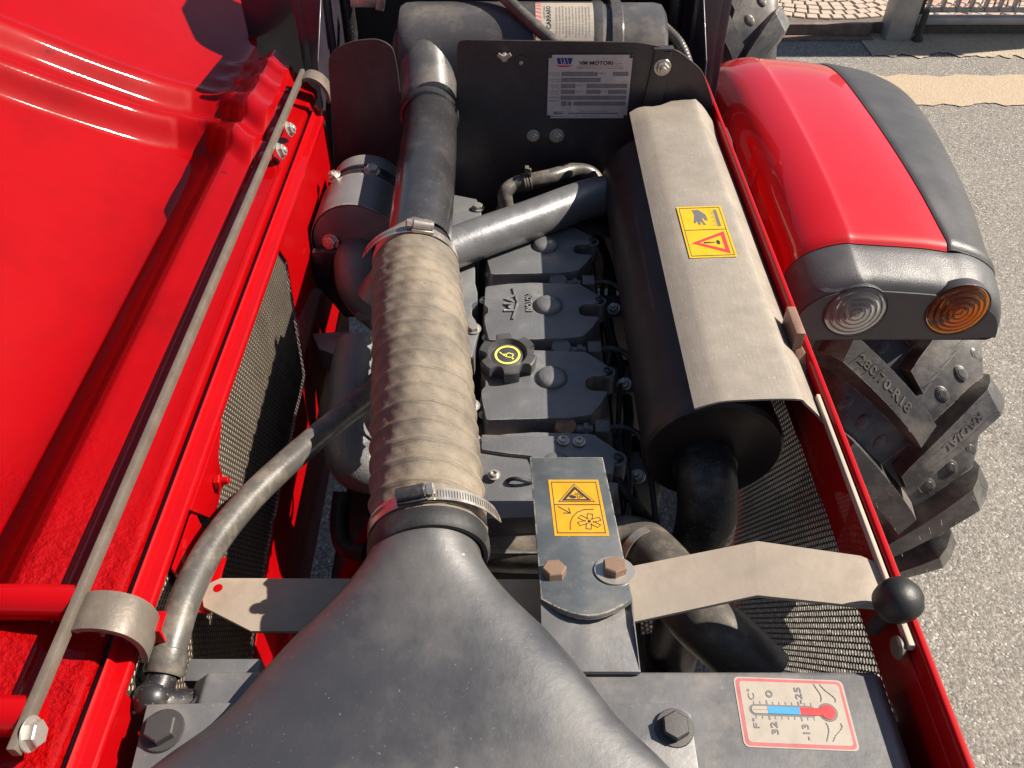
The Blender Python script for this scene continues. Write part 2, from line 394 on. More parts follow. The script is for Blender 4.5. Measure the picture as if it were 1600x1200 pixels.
M['joint'] = mat('paver_joint', (.11, .09, .075), .95, var=.3, vs=40)
M['kerb'] = mat('brown_track_rail', (.13, .085, .065), .7, var=.3, vs=20, dirt=(.24, .19, .15), damt=.4, ds=15)
part('ground', MB().poly([(-90, -60, 0), (90, -60, 0), (90, 120, 0), (-90, 120, 0)]), 'asphalt', smooth=0, kind='structure', label='grey coarse asphalt under and around the tractor')
def strip(name, y0, y1, x0, x1, z, m, label, amp=.013):
    n = 420; top = []; bot = []
    for i in range(n + 1):
        x = x0 + (x1 - x0) * i / n
        w = lambda k: amp * (math.sin(x * 5.1 + k) + 2.2 * noise.noise(V((x * 9, k, 0))) + 1.2 * noise.noise(V((x * 26, k, 3))) + .3 * noise.noise(V((x * 80, k, 7))))
        top.append((x, y1 + w(1.3), z)); bot.append((x, y0 + w(4.1), z))
    part(name, MB().grid([bot, top]), m, smooth=0, kind='structure', label=label)
strip('sand_strip', 3.42, 3.73, 1.2, 6, .004, 'sand', 'pale sandy filled trench strip crossing the asphalt')
strip('concrete_apron', 3.93, 4.30, 1.72, 6, .0045, 'patch', 'worn beige concrete at the foot of the gate post', .025)
pv = part('pavement', MB().box((1.9, 5.215, .027), (4.4, 2.0, .054)), 'joint', smooth=0, kind='structure', label='fan patterned paving behind the sliding gate')
random.seed(3)
cnt = 0; cx, cy = 1.62, 4.98; st = .058
for ri in range(1, 26):
    r0 = ri * st; na = max(4, int(2 * math.pi * r0 / .062)); off = random.random()
    for k in range(na):
        a0 = 2 * math.pi * (k + off) / na; a1 = 2 * math.pi * (k + 1 + off) / na; am = (a0 + a1) / 2
        x, y = cx + r0 * math.cos(am), cy + r0 * math.sin(am)
        if not (1.20 < x < 2.85 and 4.27 < y < 4.62) or cnt >= 300: continue
        g = .0045; pts = []
        for (rr, aa) in ((r0 - st / 2 + g, a0 + g / r0), (r0 - st / 2 + g, a1 - g / r0), (r0 + st / 2 - g, a1 - g / r0), (r0 + st / 2 - g, a0 + g / r0)):
            pts.append(V((cx + (rr + random.uniform(-.004, .004)) * math.cos(aa), cy + (rr + random.uniform(-.003, .003)) * math.sin(aa), .05)))
        part('paver', MB().prism(pts, (0, 0, .013 + random.uniform(-.003, .003))), 'paver_red' if x > 2.05 and random.random() < .7 else 'paver', pv, bevel=.003, seg=1, smooth=0)
        cnt += 1
tr = thing('gate_track', 'brown steel ground rail along the edge of the paving', 'track', (1.0, 4.19, 0))
part('rail', MB().box((.95, 4.196, .031), (1.66, .03, .062)), 'kerb', tr, bevel=.004)
part('rail_foot', MB().box((.95, 4.172, .006), (1.66, .09, .012)), 'kerb', tr, bevel=.002)
g = thing('sliding_gate', 'galvanised steel gate of upright flat bars beside the post', 'gate', (2.6, 4.22, 0))
part('bottom_rail', MB().box((2.75, 4.215, .072), (1.50, .045, .035)), 'galv', g, bevel=.004)
part('lower_rail', MB().box((2.75, 4.225, .115), (1.50, .02, .02)), 'galv', g, bevel=.002)
part('top_rail', MB().box((2.75, 4.225, 1.30), (1.50, .045, .045)), 'galv', g, bevel=.004)
for i in range(21):
    part('bar', MB().box((2.045 + i * .07, 4.225, .695), (.010, .034, 1.17)), 'galv', g, bevel=.002, seg=1)
part('roller', MB().box((1.995, 4.21, .15), (.03, .05, .09)), 'rubber', g, bevel=.006)
gp = thing('gate_post', 'square galvanised gate post standing on worn concrete', 'post', (1.9, 4.17, 0))
part('shaft', MB().box((1.905, 4.185, .80), (.125, .11, 1.60)), 'galv', gp, bevel=.008)
part('cap', MB().box((1.905, 4.185, 1.606), (.135, .12, .012)), 'galv', gp, bevel=.003)
st_ = thing('gate_stop', 'short black rubber stop at the foot of the gate post', 'stop', (1.99, 4.13, 0))
part('stem', MB().lathe([(0, 0), (.026, 0), (.026, .015), (.016, .03), (.015, .15), (0, .15)], (1.995, 4.125, .0), (0, 0, 1), 16), 'rubber', st_)

# ------------------------------------------------------------------ the tractor
T = thing('tractor', 'red narrow tractor with its bonnet swung open over a dusty black engine', 'tractor', (0, 1.25, 0))
# ---- bonnet (swung open to the left, inner face up)
prof = [(-.3135, 1.040), (-.316, 1.052), (-.335, 1.054), (-.352, 1.056), (-.358, 1.061), (-.372, 1.064), (-.388, 1.067), (-.396, 1.062), (-.41, 1.047), (-.435, 1.015), (-.46, .985), (-.488, .968), (-.52, .966), (-.56, .981), (-.61, 1.013), (-.68, 1.066), (-.78, 1.146), (-.92, 1.262), (-1.1, 1.42), (-1.22, 1.56), (-1.28, 1.68)]
pp = [p for p in smooth_path([(a, 0, b) for a, b in prof], 16)]
_q = [pp[0]]
for p_ in pp[1:]:
    n_ = max(1, int(math.ceil((p_ - _q[-1]).length / .0042))); a_ = _q[-1]
    _q += [a_.lerp(p_, (k_ + 1) / n_) for k_ in range(n_)]
pp = [q for i, q in enumerate(_q) if i == 0 or i == len(_q) - 1 or i % 2 == 0 or (q - _q[i - 1]).length > .002]
def ymax(x):
    k = [(-.30, 1.265), (-.35, 1.31), (-.39, 1.37), (-.44, 1.46), (-.49, 1.60), (-.55, 1.85), (-1.4, 2.3)]
    for (a, b), (c, d) in zip(k, k[1:]):
        if x >= c: return b + (d - b) * (a - x) / (a - c)
    return 2.3
def sm(a, b, x): t = max(0, min(1, (x - a) / (b - a))); return t * t * (3 - 2 * t)
def bead(d, w): return math.exp(-abs(d / (w * 1.05)) ** 2.6)
P = []
NY = 420
for q in pp:
    row = []
    x = q.x
    wallk = sm(-.44, -.56, x)
    for j in range(NY + 1):
        y = -.15 + (ymax(x) + .15) * j / NY
        z = q.z
        # pressed beads running across the shell near its rear end
        yy = y - .21 * sm(-.355, -.50, x) + .50 * max(0, -x - .54)
        edgef = sm(-.316, -.352, x)
        fl = .4 + .6 * sm(-.39, -.48, x)
        z += .024 * sm(1.012, 1.052, yy) * edgef * fl
        for y0, h, w in ((1.060, .010, .019), (1.155, .013, .024), (1.232, .007 * (1 - wallk), .012), (1.295, .008 * (1 - wallk), .013)):
            z += h * bead(yy - y0, w) * edgef * fl * (1.0 + .5 * wallk)
        z -= .008 * bead(yy - 1.105, .02) * edgef
        # shallow pressed field on the flange
        z += .003 * (sm(.05, .08, y) - sm(.93, .96, y)) * bead(x + .342, .011)
        z += .0012 * math.sin(x * 9 + y * 5) + (.0035 * noise.noise(V((x * 5, y * 3.2, 1))) + .0012 * noise.noise(V((x * 13, y * 8, 4)))) * sm(-.40, -.55, x)
        row.append(V((x, y, z)))
    P.append(row)
hood = part('bonnet', MB().grid(P), 'hood_red', T, solid=.0022, smooth=50, label='glossy red bonnet shell swung open, inner side up')
# cross tubes and rough painted reinforcement of the bonnet front
def rq(y0, y1, x0, x1, n=12):
    G = []
    for i in range(n + 1):
        x = x0 + (x1 - x0) * i / n
        b = min(pp, key=lambda q: abs(q.x - x)).z
        G.append([V((x, y0 + (y1 - y0) * j / 30, b + .0055 + .0012 * math.sin(y0 * 60 + j * .9) * math.sin(x * 90))) for j in range(31)])
    return MB().grid(G)
# thick orange-peel paint towards the front end of the shell
nt = M['hood_red'].node_tree
bpn = [n for n in nt.nodes if n.type == 'BUMP'][0]; tcn = [n for n in nt.nodes if n.type == 'TEX_COORD'][0]
sx = nt.nodes.new('ShaderNodeSeparateXYZ'); nt.links.new(tcn.outputs['Object'], sx.inputs[0])
nz_ = nt.nodes.new('ShaderNodeTexNoise'); nz_.inputs['Scale'].default_value = 9; nt.links.new(tcn.outputs['Object'], nz_.inputs['Vector'])
ma = nt.nodes.new('ShaderNodeMath'); ma.operation = 'MULTIPLY_ADD'; nt.links.new(nz_.outputs['Fac'], ma.inputs[0]); ma.inputs[1].default_value = .22; nt.links.new(sx.outputs['Y'], ma.inputs[2])
mr = nt.nodes.new('ShaderNodeMapRange'); yc = WL[hood.name].y
mr.inputs[1].default_value = .36 - yc + .11; mr.inputs[2].default_value = .56 - yc + .11; mr.inputs[3].default_value = .9; mr.inputs[4].default_value = .02
nt.links.new(ma.outputs[0], mr.inputs[0]); nt.links.new(mr.outputs[0], bpn.inputs['Strength'])
for (y, x1) in ((.337, -.62), (.250, -.62)):
    pts = [(-.322, y, 1.079), (-.36, y, 1.081), (-.42, y, 1.083), (-.50, y, 1.10), (x1, y, 1.16)]
    part('cross_tube', MB().tube(smooth_path(pts, 6), .0135, 20), 'red', hood)
# ---- seal and left rail
part('seal_strip', MB().box((-.3085, .50, 1.036), (.007, 1.45, .02)), 'navy', T, bevel=.002)
rl = MB()
rp = [(-.305, 1.052), (-.3035, 1.054), (-.3015, 1.052), (-.2995, 1.0465), (-.2895, 1.046), (-.288, 1.044), (-.288, 1.037), (-.290, 1.037), (-.290, 1.041), (-.294, 1.0435), (-.300, 1.044), (-.3025, .98), (-.305, .98)]
rl.loft([[V((a, y, b)) for a, b in rp] for y in (-.15, .2, .5, .8, 1.0, 1.22)])
part('side_rail', rl, 'red', T, bevel=.0012, label='red folded rail along the bonnet hinge side')
rr_ = MB()
rq_ = [(.3165, 1.040), (.3165, 1.052), (.3145, 1.055), (.3105, 1.055), (.3085, 1.052), (.3085, .99), (.3100, .99), (.3110, 1.045), (.3140, 1.045), (.3150, .99), (.3165, .99)]
rr_.loft([[V((a, y, b)) for a, b in rq_] for y in (-.15, .3, .6, .9, 1.2, 1.33)])
part('side_rail', rr_, 'red', T, bevel=.0012, label='thin red top edge of the side panel next to the wheel')
part('seal_strip', MB().box((.3055, .475, 1.0475), (.004, .23, .008)), 'cream', T, bevel=.001, label='thin cream seal strip along the side panel')
part('seal_strip', MB().box((.3055, .335, 1.0475), (.0055, .035, .008)), 'cream', T, bevel=.001)
# ---- side panels with perforated screens
def inside(p, poly):
    c = False; n = len(poly)
    for i in range(n):
        a, b = poly[i], poly[(i + 1) % n]
        if (a[1] > p[1]) != (b[1] > p[1]) and p[0] < (b[0] - a[0]) * (p[1] - a[1]) / (b[1] - a[1]) + a[0]: c = not c
    return c
def screen(x, poly, nx, m, parent, pitch=.0062, rh=.0024, sq=1.12, th=.0005):
    ys = [p[0] for p in poly]; zs = [p[1] for p in poly]
    verts = []; faces = []
    px, pz = pitch, pitch * .866
    nj = int((max(zs) - min(zs)) / pz) + 2; ni = int((max(ys) - min(ys)) / px) + 2
    for j in range(nj):
        for i in range(ni):
            cy = min(ys) + (i + .5 * (j % 2)) * px; cz = min(zs) + j * pz
            if not inside((cy, cz), poly): continue
            b0 = len(verts)
            for k in range(6):
                a = R(60 * k + 30)
                verts.append((x, cy + px / math.sqrt(3) * math.cos(a), cz + px / math.sqrt(3) * math.sin(a)))
            for k in range(6):
                a = R(60 * k + 30); verts.append((x, cy + rh * sq * math.cos(a), cz + rh * math.sin(a)))
            for k in range(6):
                a = R(60 * k + 30); verts.append((x + nx * th, cy + rh * sq * math.cos(a), cz + rh * math.sin(a)))
            for k in range(6):
                l = (k + 1) % 6
                faces.append((b0 + k, b0 + l, b0 + 6 + l, b0 + 6 + k)); faces.append((b0 + 6 + k, b0 + 6 + l, b0 + 12 + l, b0 + 12 + k))
    me = bpy.data.meshes.new('perforated_screen'); me.from_pydata(verts, [], faces); me.materials.append(M[m])
    o = bpy.data.objects.new('perforated_screen', me); COL.objects.link(o); o.location = -wloc(parent)
    WL[o.name] = V((0, 0, 0)); return finish(o, o.name, parent, kind='stuff')
def panel(x, outer, inner, thick, label):
    mb = MB(); mb.ringprism([V((x, a, b)) for a, b in outer], [V((x, a, b)) for a, b in inner], (thick, 0, 0))
    return part('side_panel', mb, 'red', T, bevel=.0008, seg=1, label=label)
Li = [(.29, 1.041), (.86, 1.041), (.885, 1.0), (.855, .826), (.70, .815), (.578, .80), (.42, .75), (.29, .70)]
Lo = [(-.15, 1.043), (1.2, 1.043), (1.22, 1.0), (1.22, .80), (1.1, .62), (.6, .60), (.3, .60), (-.15, .60)]
lp = panel(-.2905, Lo, Li, -.002, 'red side panel with a perforated black screen, bonnet side')
screen(-.2945, [(a + (.01 if a > .4 else -.01), b + (-.001 if b > 1.02 else -.012)) for a, b in Li], -1, 'strand', lp)
mb = MB(); mb.prism([V((-.2957, a, b)) for a, b in Li], (-.001, 0, 0)); part('screen_backing', mb, 'dustfill', lp, smooth=0, label='dust clogged fine filter behind the perforated screen')
Ri = [(.296, .978), (.50, .978), (.70, .965), (.72, .90), (.72, .75), (.66, .62), (.40, .58), (.296, .58)]
Ro = [(-.15, 1.036), (.5, 1.036), (1.28, 1.036), (1.28, .90), (1.28, .70), (1.1, .50), (.4, .50), (-.15, .50)]
rp_ = panel(.3072, Ro, Ri, .002, 'red side panel with a perforated black screen, muffler side')
screen(.3125, [(a + (.01 if a > .4 else -.01), b + (.012 if b > .9 else -.012)) for a, b in Ri], 1, 'mesh_dark', rp_, pitch=.0068, rh=.0028, sq=1.05, th=.0004)
# red tab on the left rail with its nut
tb = atx(325, 665, -.272)
part('rail_tab', MB().prism([V((-.2885, tb.y + d, z)) for d, z in ((-.055, 1.04), (.055, 1.04), (.022, 1.02), (.018, .995), (-.02, .985), (-.032, .998))], (.003, 0, 0)), 'red', T, bevel=.001)
bolt((-.2845, tb.y, 1.012), (1, .1, .1), .0075, T, 'red', False, .9)
# ---- rear bulkhead, air cleaner
BY = 1.22
def bk(pts): return [aty(a, b, BY) for a, b in pts]
def rounded(pts, r, n=5):
    out = []; m = len(pts)
    for i in range(m):
        p = V(pts[i]); a = V(pts[i - 1]); b = V(pts[(i + 1) % m])
        ra = min(r, (a - p).length * .45, (b - p).length * .45)
        s = p + (a - p).normalized() * ra; e = p + (b - p).normalized() * ra
        for k in range(n + 1):
            t = k / n; out.append(s * (1 - t) ** 2 + p * 2 * t * (1 - t) + e * t * t)
    return out
bh = MB()
oz = .70
def zdrop(p): return V((p.x, p.y, oz))
lt = bk([(498, 250), (512, 84), (545, 64), (590, 60), (614, 72), (622, 110), (640, 300)])
lt = [zdrop(lt[0])] + lt[1:-1] + [zdrop(lt[-1])]
bh.prism(rounded(lt, .02, 3), (0, .0025, 0))
part('bulkhead', bh, 'black_plate', T, bevel=.0006, seg=1, label='small rounded black plate beside the intake tube')
rt = bk([(700, 300), (714, 62), (1000, 66), (1060, 78), (1098, 110), (1115, 160), (1118, 300)])
rt = [zdrop(rt[0])] + rt[1:-1] + [zdrop(rt[-1])]
mb = MB(); mb.prism(rounded(rt, .012, 3), (0, .0025, 0))
bhd = part('bulkhead', mb, 'black_plate', T, bevel=.0006, seg=1, label='black bulkhead plate carrying the engine nameplate')
mb = MB(); mb.prism([V((-.175, BY + .004, .7)), V((-.06, BY + .004, .7)), V((-.06, BY + .004, .985)), V((-.175, BY + .004, .985))], (0, .002, 0))
part('bulkhead_tie', mb, 'black_plate', T)
for a, b, r in ((833, 212, .0075), (870, 212, .0088)): bolt(aty(a, b, BY), (0, -1, 0), r, bhd, 'zinc', True, .25)
stamp('washer', 'washer', lambda q: q.lathe([(.25, 0), (1, 0), (1, .12), (.25, .14)], (0, 0, 0), (0, 0, 1), 24), 'darkbolt', aty(814, 98, BY), (0, -1, 0), bhd, 0, .0115)
bolt(aty(814, 98, BY - .002), (0, -1, 0), .0032, bhd, 'zinc', False, .3)
wg = MB(); wc = aty(788, 90, BY - .008); wg.lathe([(0, 0), (.006, 0), (.005, .014), (0, .014)], wc + V((0, .009, 0)), (0, -1, 0), 12)
for sgn in (-1, 1): wg.box(wc + V((sgn * .006, -.004, .004)), (.009, .003, .006), Matrix.Rotation(-sgn * .6, 3, 'Y'))
part('wing_nut', wg, 'zinc', bhd, bevel=.001)
p0 = aty(1024, 78, BY - .004); p1 = aty(1050, 82, BY - .004)
mb = MB(); mb.prism([p0, p1, V((p1.x - .008, p1.y, 1.00)), V((p0.x - .014, p0.y, 1.00))], (0, .0035, 0)); mb.box(((p0.x + p1.x) / 2, p0.y + .004, p0.z + .001), (.03, .014, .003))
part('strap', mb, 'black_plate', bhd, bevel=.0007)
bolt(aty(1035, 105, BY - .004), (0, -1, 0), .0095, bhd, 'zinc', True, .45)
# nameplate
c = [aty(855, 84, BY - .001), aty(990, 84, BY - .001), aty(978, 186, BY - .001), aty(850, 186, BY - .001)]
w_ = .127; h_ = c[0].z - c[3].z; o_ = V((c[3].x + .003, BY - .0006, c[3].z))
d = Decal(plane_frame(o_, (1, 0, 0), (0, 0, 1)))
d.rect(0, 0, w_, h_, 0, 0); d.rect(.0015, .0015, w_ - .0015, h_ - .0015, 1, 1)
for cx_ in (.004, w_ - .004):
    for cy_ in (.004, h_ - .004): d.disc((cx_, cy_), .0028, 0, 2, 12)
d.poly([(.013, h_ - .006), (.037, h_ - .006), (.0345, h_ - .0155), (.0155, h_ - .0155)], 2, 2)
for q in (.0185, .0235, .0285): d.line([(q, h_ - .006), (q + .0028, h_ - .0155)], .0009, 1, 3)
d.poly([(.0225, h_ - .0155), (.025, h_ - .0085), (.0275, h_ - .0155)], 1, 4); d.poly([(.0237, h_ - .0155), (.025, h_ - .0118), (.0263, h_ - .0155)], 2, 5)
d.poly([(.0115, h_ - .0172), (.0385, h_ - .0172), (.031, h_ - .0198), (.019, h_ - .0198)], 3, 2)
d.text('VM MOTORI', .0465, h_ - .0165, .0505, .0058, 4, 2, bold=.04); d.text('S.p.A', .1, h_ - .0165, .0105, .0036, 5, 2)
d.rect(.043, h_ - .0187, .113, h_ - .0182, 3, 2)
d.text('44042 CENTO (Ferrara)', .043, h_ - .0232, .040, .003, 5, 2); d.text('Made in Italy', .088, h_ - .0232, .025, .003, 5, 2)
rows_ = [[(.0215, .0755), (.098, .1215)], [(.0215, .0805)], [(.0215, .0430), (.060, .1215)], [(.0215, .0430), (.060, .0820), (.0935, .1215)], [(.0215, .1215)], [(.0415, .1215)]]
yy = h_ - .0335
for i, rw in enumerate(rows_):
    for a, b in rw:
        d.rect(a, yy, b, yy + .0066, 5, 2); d.rect(a + .0004, yy + .0004, b - .0004, yy + .0062, 6, 3)
    yy -= .0093
for i, (t1, t2) in enumerate((('MOTORE', 'TIPO'), ('COSTRUTTORE', 'OMOL. TIPO'), ('TARATURA', 'INIETTORI'), ('POTENZA', 'MAX'))):
    y0 = h_ - .0303 - i * .0093
    d.text(t1, .0035, y0, .015, .0022, 5, 2); d.text(t2, .006, y0 - .0034, .012, .0022, 5, 2)
d.text('NORMATIVA', .0035, h_ - .0680, .016, .0024, 5, 2); d.text('LUBRIFICAZ', .0035, h_ - .0740, .016, .0024, 5, 2)
for (a, b, t) in ((.0445, 2, 'MODELLO'), (.0445, 3, 'GIRI MOT'), (.0830, 3, 'KW'), (.0770, 0, 'ANNO')): d.text(t, a, h_ - .0307 - b * .0093, .0095, .0026, 5, 2)
d.disc((.0265, h_ - .0767), .0045, 5, 2, 16); d.disc((.0265, h_ - .0767), .0040, 6, 3, 16); d.rect(.0325, h_ - .080, .0385, h_ - .0735, 6, 3)
d.line([(.011, .0075), (.027, .0075), (.027, .0130), (.011, .0130)], .0004, 5, 2, True); d.text('Mobil', .0125, .0083, .0125, .0038, 2, 3, bold=.015); d.text('Mobil Super S', .0065, .0030, .023, .0026, 4, 2, bold=.01)
d.text('PER OLIO MOTORE', .052, .0118, .042, .0024, 5, 2); d.rect(.034, .0086, .112, .0104, 5, 2); d.text('2.2   CAP. 7 KG. 11', .043, .0036, .040, .0025, 5, 2)
d.part('nameplate', ['ink', 'plate', 'blue_ink', 'red_ink', 'ink', 'grey_ink', 'plate_box'], bhd, 'worn metal nameplate with a blue and red emblem')
# air cleaner
AY, AZ, AR = 1.335, 1.088, .075
ac = part('air_cleaner', MB().lathe([(0, 0), (.055, 0), (.069, .004), (.0735, .012), (.075, .03), (.075, .302), (.0765, .305), (.0765, .317), (.074, .32), (.0715, .323), (.0715, .329), (.078, .331), (.0785, .346), (.0735, .349), (.0735, .40), (.071, .412), (.062, .418), (0, .418)], (-.178, AY, AZ), (1, 0, 0), 64), 'drum', T, label='horizontal black air cleaner drum behind the bulkhead')
def cyl_frame(x0, ang0):
    return lambda u, v, h: V((x0 + u, AY - (AR + h) * math.sin(ang0 - v / AR), AZ + (AR + h) * math.cos(ang0 - v / AR)))
d = Decal(cyl_frame(.036, R(60)))
LW, LH = .104, .085
d.rect(0, 0, LW, LH, 0, 0, 12, 12)
for i in range(9):
    for u0 in (.0005, LW - .0095):
        y0 = .012 + i * .0085
        d.poly([(u0, y0), (u0 + .0085, y0 - .003), (u0 + .0085, y0 + .001), (u0, y0 + .004)], 1, 1)
for i in range(9): d.poly([(.008 + i * .0108, .0005), (.0135 + i * .0108, .0005), (.0105 + i * .0108, .0065), (.005 + i * .0108, .0065)], 1, 1)
d.text('CARRARO', .0235, .024, .046, .0070, 2, 2, rot=R(90), bold=.02); d.text('ANTONIO', .0155, .042, .028, .0035, 3, 2, rot=R(90))
for i in range(11): d.text('ATTENZIONE LEGGERE MANUALE'[i % 5:], .033 + i * .005, .012 + .002 * (i % 3), .055, .0022, 3, 2, rot=R(90))
d.text('A.101H', .0965, .030, .03, .0052, 3, 2, rot=R(90))
d.part('warning_label', ['paper', 'pink_ink', 'ink', 'grey_ink'], ac, 'white label with red striped border and rows of print')
# end pipe adaptor of the cleaner
TX = [(-.121, 1.10), (-.1235, 1.19), (-.126, 1.262)]
mb = MB(); rg = []
for k in range(9):
    t = k / 8; rr = .043 + .031 * t; zc = 1.045 + .043 * t; rx_ = .043 + .008 * t
    rg.append([V((-.126 + (-.014) * t + rx_ * math.cos(a), 1.205 + .115 * t, zc + rr * math.sin(a))) for a in [2 * math.pi * q / 32 for q in range(32)]])
mb.loft(rg); part('outlet_cone', mb, 'drum', ac, label='dusty cone joining the intake tube to the air cleaner')
# hose draped over the cleaner
hp = [V((-.16, 1.50, 1.22)), V((-.10, 1.42, 1.195)), V((-.03, 1.345, 1.185)), V((.02, 1.29, 1.16)), V((.07, 1.25, 1.135)), V((.14, 1.235, 1.115)), V((.22, 1.24, 1.10))]
part('cable_hose', MB().tube(smooth_path(hp, 8), .0095, 16), 'hose', T)
part('cable_conduit', MB().tube(smooth_path([V((.236, 1.34, 1.13)), V((.262, 1.30, 1.115)), V((.278, 1.27, 1.08)), V((.283, 1.25, 1.02))], 20), .0075, 14, fn=lambda i, a: .0009 * (i % 2)), 'hose', T)
# ---- cowl behind
part('cowl', MB().box((0, 1.62, .85), (.62, .10, .70)), 'dark', T, bevel=.01, label='dark cowl wall behind the air cleaner')
for sgn in (-1, 1):
    xo = .30 * sgn
    mb = MB()
    mb.prism([V((xo, 1.245, .72)), V((xo, 1.62, .72)), V((xo, 1.62, 1.16)), V((xo, 1.40, 1.19)), V((xo, 1.275, 1.10)), V((xo, 1.245, 1.0))], (.0025 * sgn, 0, 0))
    part('cowl_side', mb, 'purple', T, bevel=.0008, seg=1)
    mb = MB(); mb.prism([V((.335 * sgn, 1.39, .60)), V((.335 * sgn, 1.75, .60)), V((.335 * sgn, 1.75, 1.16)), V((.335 * sgn, 1.39, 1.19))], (.02 * sgn, 0, 0))
    part('cab_pillar', mb, 'purple', T, bevel=.004)
    part('cowl_flange', MB().box((.315 * sgn, 1.385, .93), (.045, .006, .52)), 'purple', T, bevel=.002)
    mb = MB(); mb.tube(smooth_path([V((.272 * sgn, 1.42, 1.2)), V((.272 * sgn, 1.42, 1.1)), V((.27 * sgn, 1.40, .9))], 6), .012, 14); part('cowl_tube', mb, 'black_paint', T)
part('cowl_plate', MB().box((-.44, 1.66, .80), (.16, .01, .64)), 'purple', T, bevel=.003)
part('shade_dashboard', MB().prism([V((-.24, 1.60, 1.19)), V((-.24, 1.86, 1.19)), V((-.24, 1.84, 1.44)), V((-.24, 1.70, 1.43)), V((-.24, 1.61, 1.36))], (.48, 0, 0)), 'purple', T, bevel=.02, seg=3, label='unseen dark dash housing above the cowl, added to shade the open bonnet')  # unseen console above the view, put in to shade the bonnet's rear
# linkage visible above the small plate
lk = MB(); lk.box((-.235, 1.40, 1.150), (.05, .03, .02)); part('linkage_block', lk, 'zinc', T, bevel=.002)
lk = MB(); lk.tube([V((-.235, 1.40, 1.155)), V((-.218, 1.39, 1.215))], .006, 12); part('linkage_rod', lk, 'brown', T)
lk = MB(); lk.box((-.205, 1.385, 1.17), (.013, .004, .07), Matrix.Rotation(.25, 3, 'Y')); part('linkage_lever', lk, 'zinc', T, bevel=.001)
lk = MB(); lk.box((-.195, 1.41, 1.235), (.10, .05, .014)); part('linkage_tray', lk, 'zinc', T, bevel=.005)
bolt((-.25, 1.44, 1.18), (0, -1, 0), .012, T, 'rust', True, .2); bolt((-.165, 1.45, 1.17), (0, -1, 0), .009, T, 'darkbolt', True, .2)

# ---- intake: tube, corrugated hose, moulded scoop
A0 = atz(649, 420, 1.045); A1 = atz(668, 250, 1.045); A2 = V((-.126, 1.225, 1.045)); H1 = atz(669, 835, 1.040)
ax = (A0 - H1)
part('intake_tube', MB().tube(smooth_path([A0 - (A1 - A0) * .25, A0, A1, A2], 6), .0405, 48), 'tube', T, label='glossy black steel intake tube, dusty at its top')
part('tube_collar', MB().lathe([(.0405, 0), (.0445, .002), (.0455, .012), (.0445, .03), (.0405, .033)], A2 + V((0, -.035, 0)), (0, 1, 0), 40, cap=False), 'tube', T)
Hs = A0 + (A1 - A0).normalized() * .02
hpth = []; NS = 300
ctrl = smooth_path([Hs, A0, A0.lerp(H1, .5) + V((.002, 0, .006)), H1, H1 - (A0 - H1).normalized() * .003], 60)
ln = [0]
for a, b in zip(ctrl, ctrl[1:]): ln.append(ln[-1] + (b - a).length)
tot = ln[-1]
def resamp(d):
    for i in range(len(ln) - 1):
        if ln[i + 1] >= d: return ctrl[i].lerp(ctrl[i + 1], (d - ln[i]) / max(1e-9, ln[i + 1] - ln[i]))
    return ctrl[-1]
hpth = [resamp(tot * i / NS) for i in range(NS + 1)]
pitch = .0222
def corr(i, a):
    d_ = tot * i / NS
    if d_ < .022 or d_ > tot - .016: return -.0012 + .0003 * math.sin(a * 40)
    w = sm(.022, .035, d_) * (1 - sm(tot - .026, tot - .016, d_))
    ph = (d_ / pitch + a / (2 * math.pi) + .014 * math.sin(3 * a + d_ * 40) + .007 * math.sin(7 * a - d_ * 90)) % 1.0
    prof_ = math.exp(-((ph - .5) / .155) ** 2)
    wr = .00045 * math.sin(a * 23 + d_ * 300) * (1 - prof_)
    return w * (-.0016 + .0032 * prof_ + wr + .0005 * math.sin(5 * a + d_ * 23) + .0004 * math.sin(11 * a - d_ * 55)) - .0012 * (1 - w)
part('corrugated_hose', MB().tube(hpth, .0505, 72, fn=corr), 'rubber_hose', T, smooth=70, label='dusty brown corrugated intake hose between two clamps')
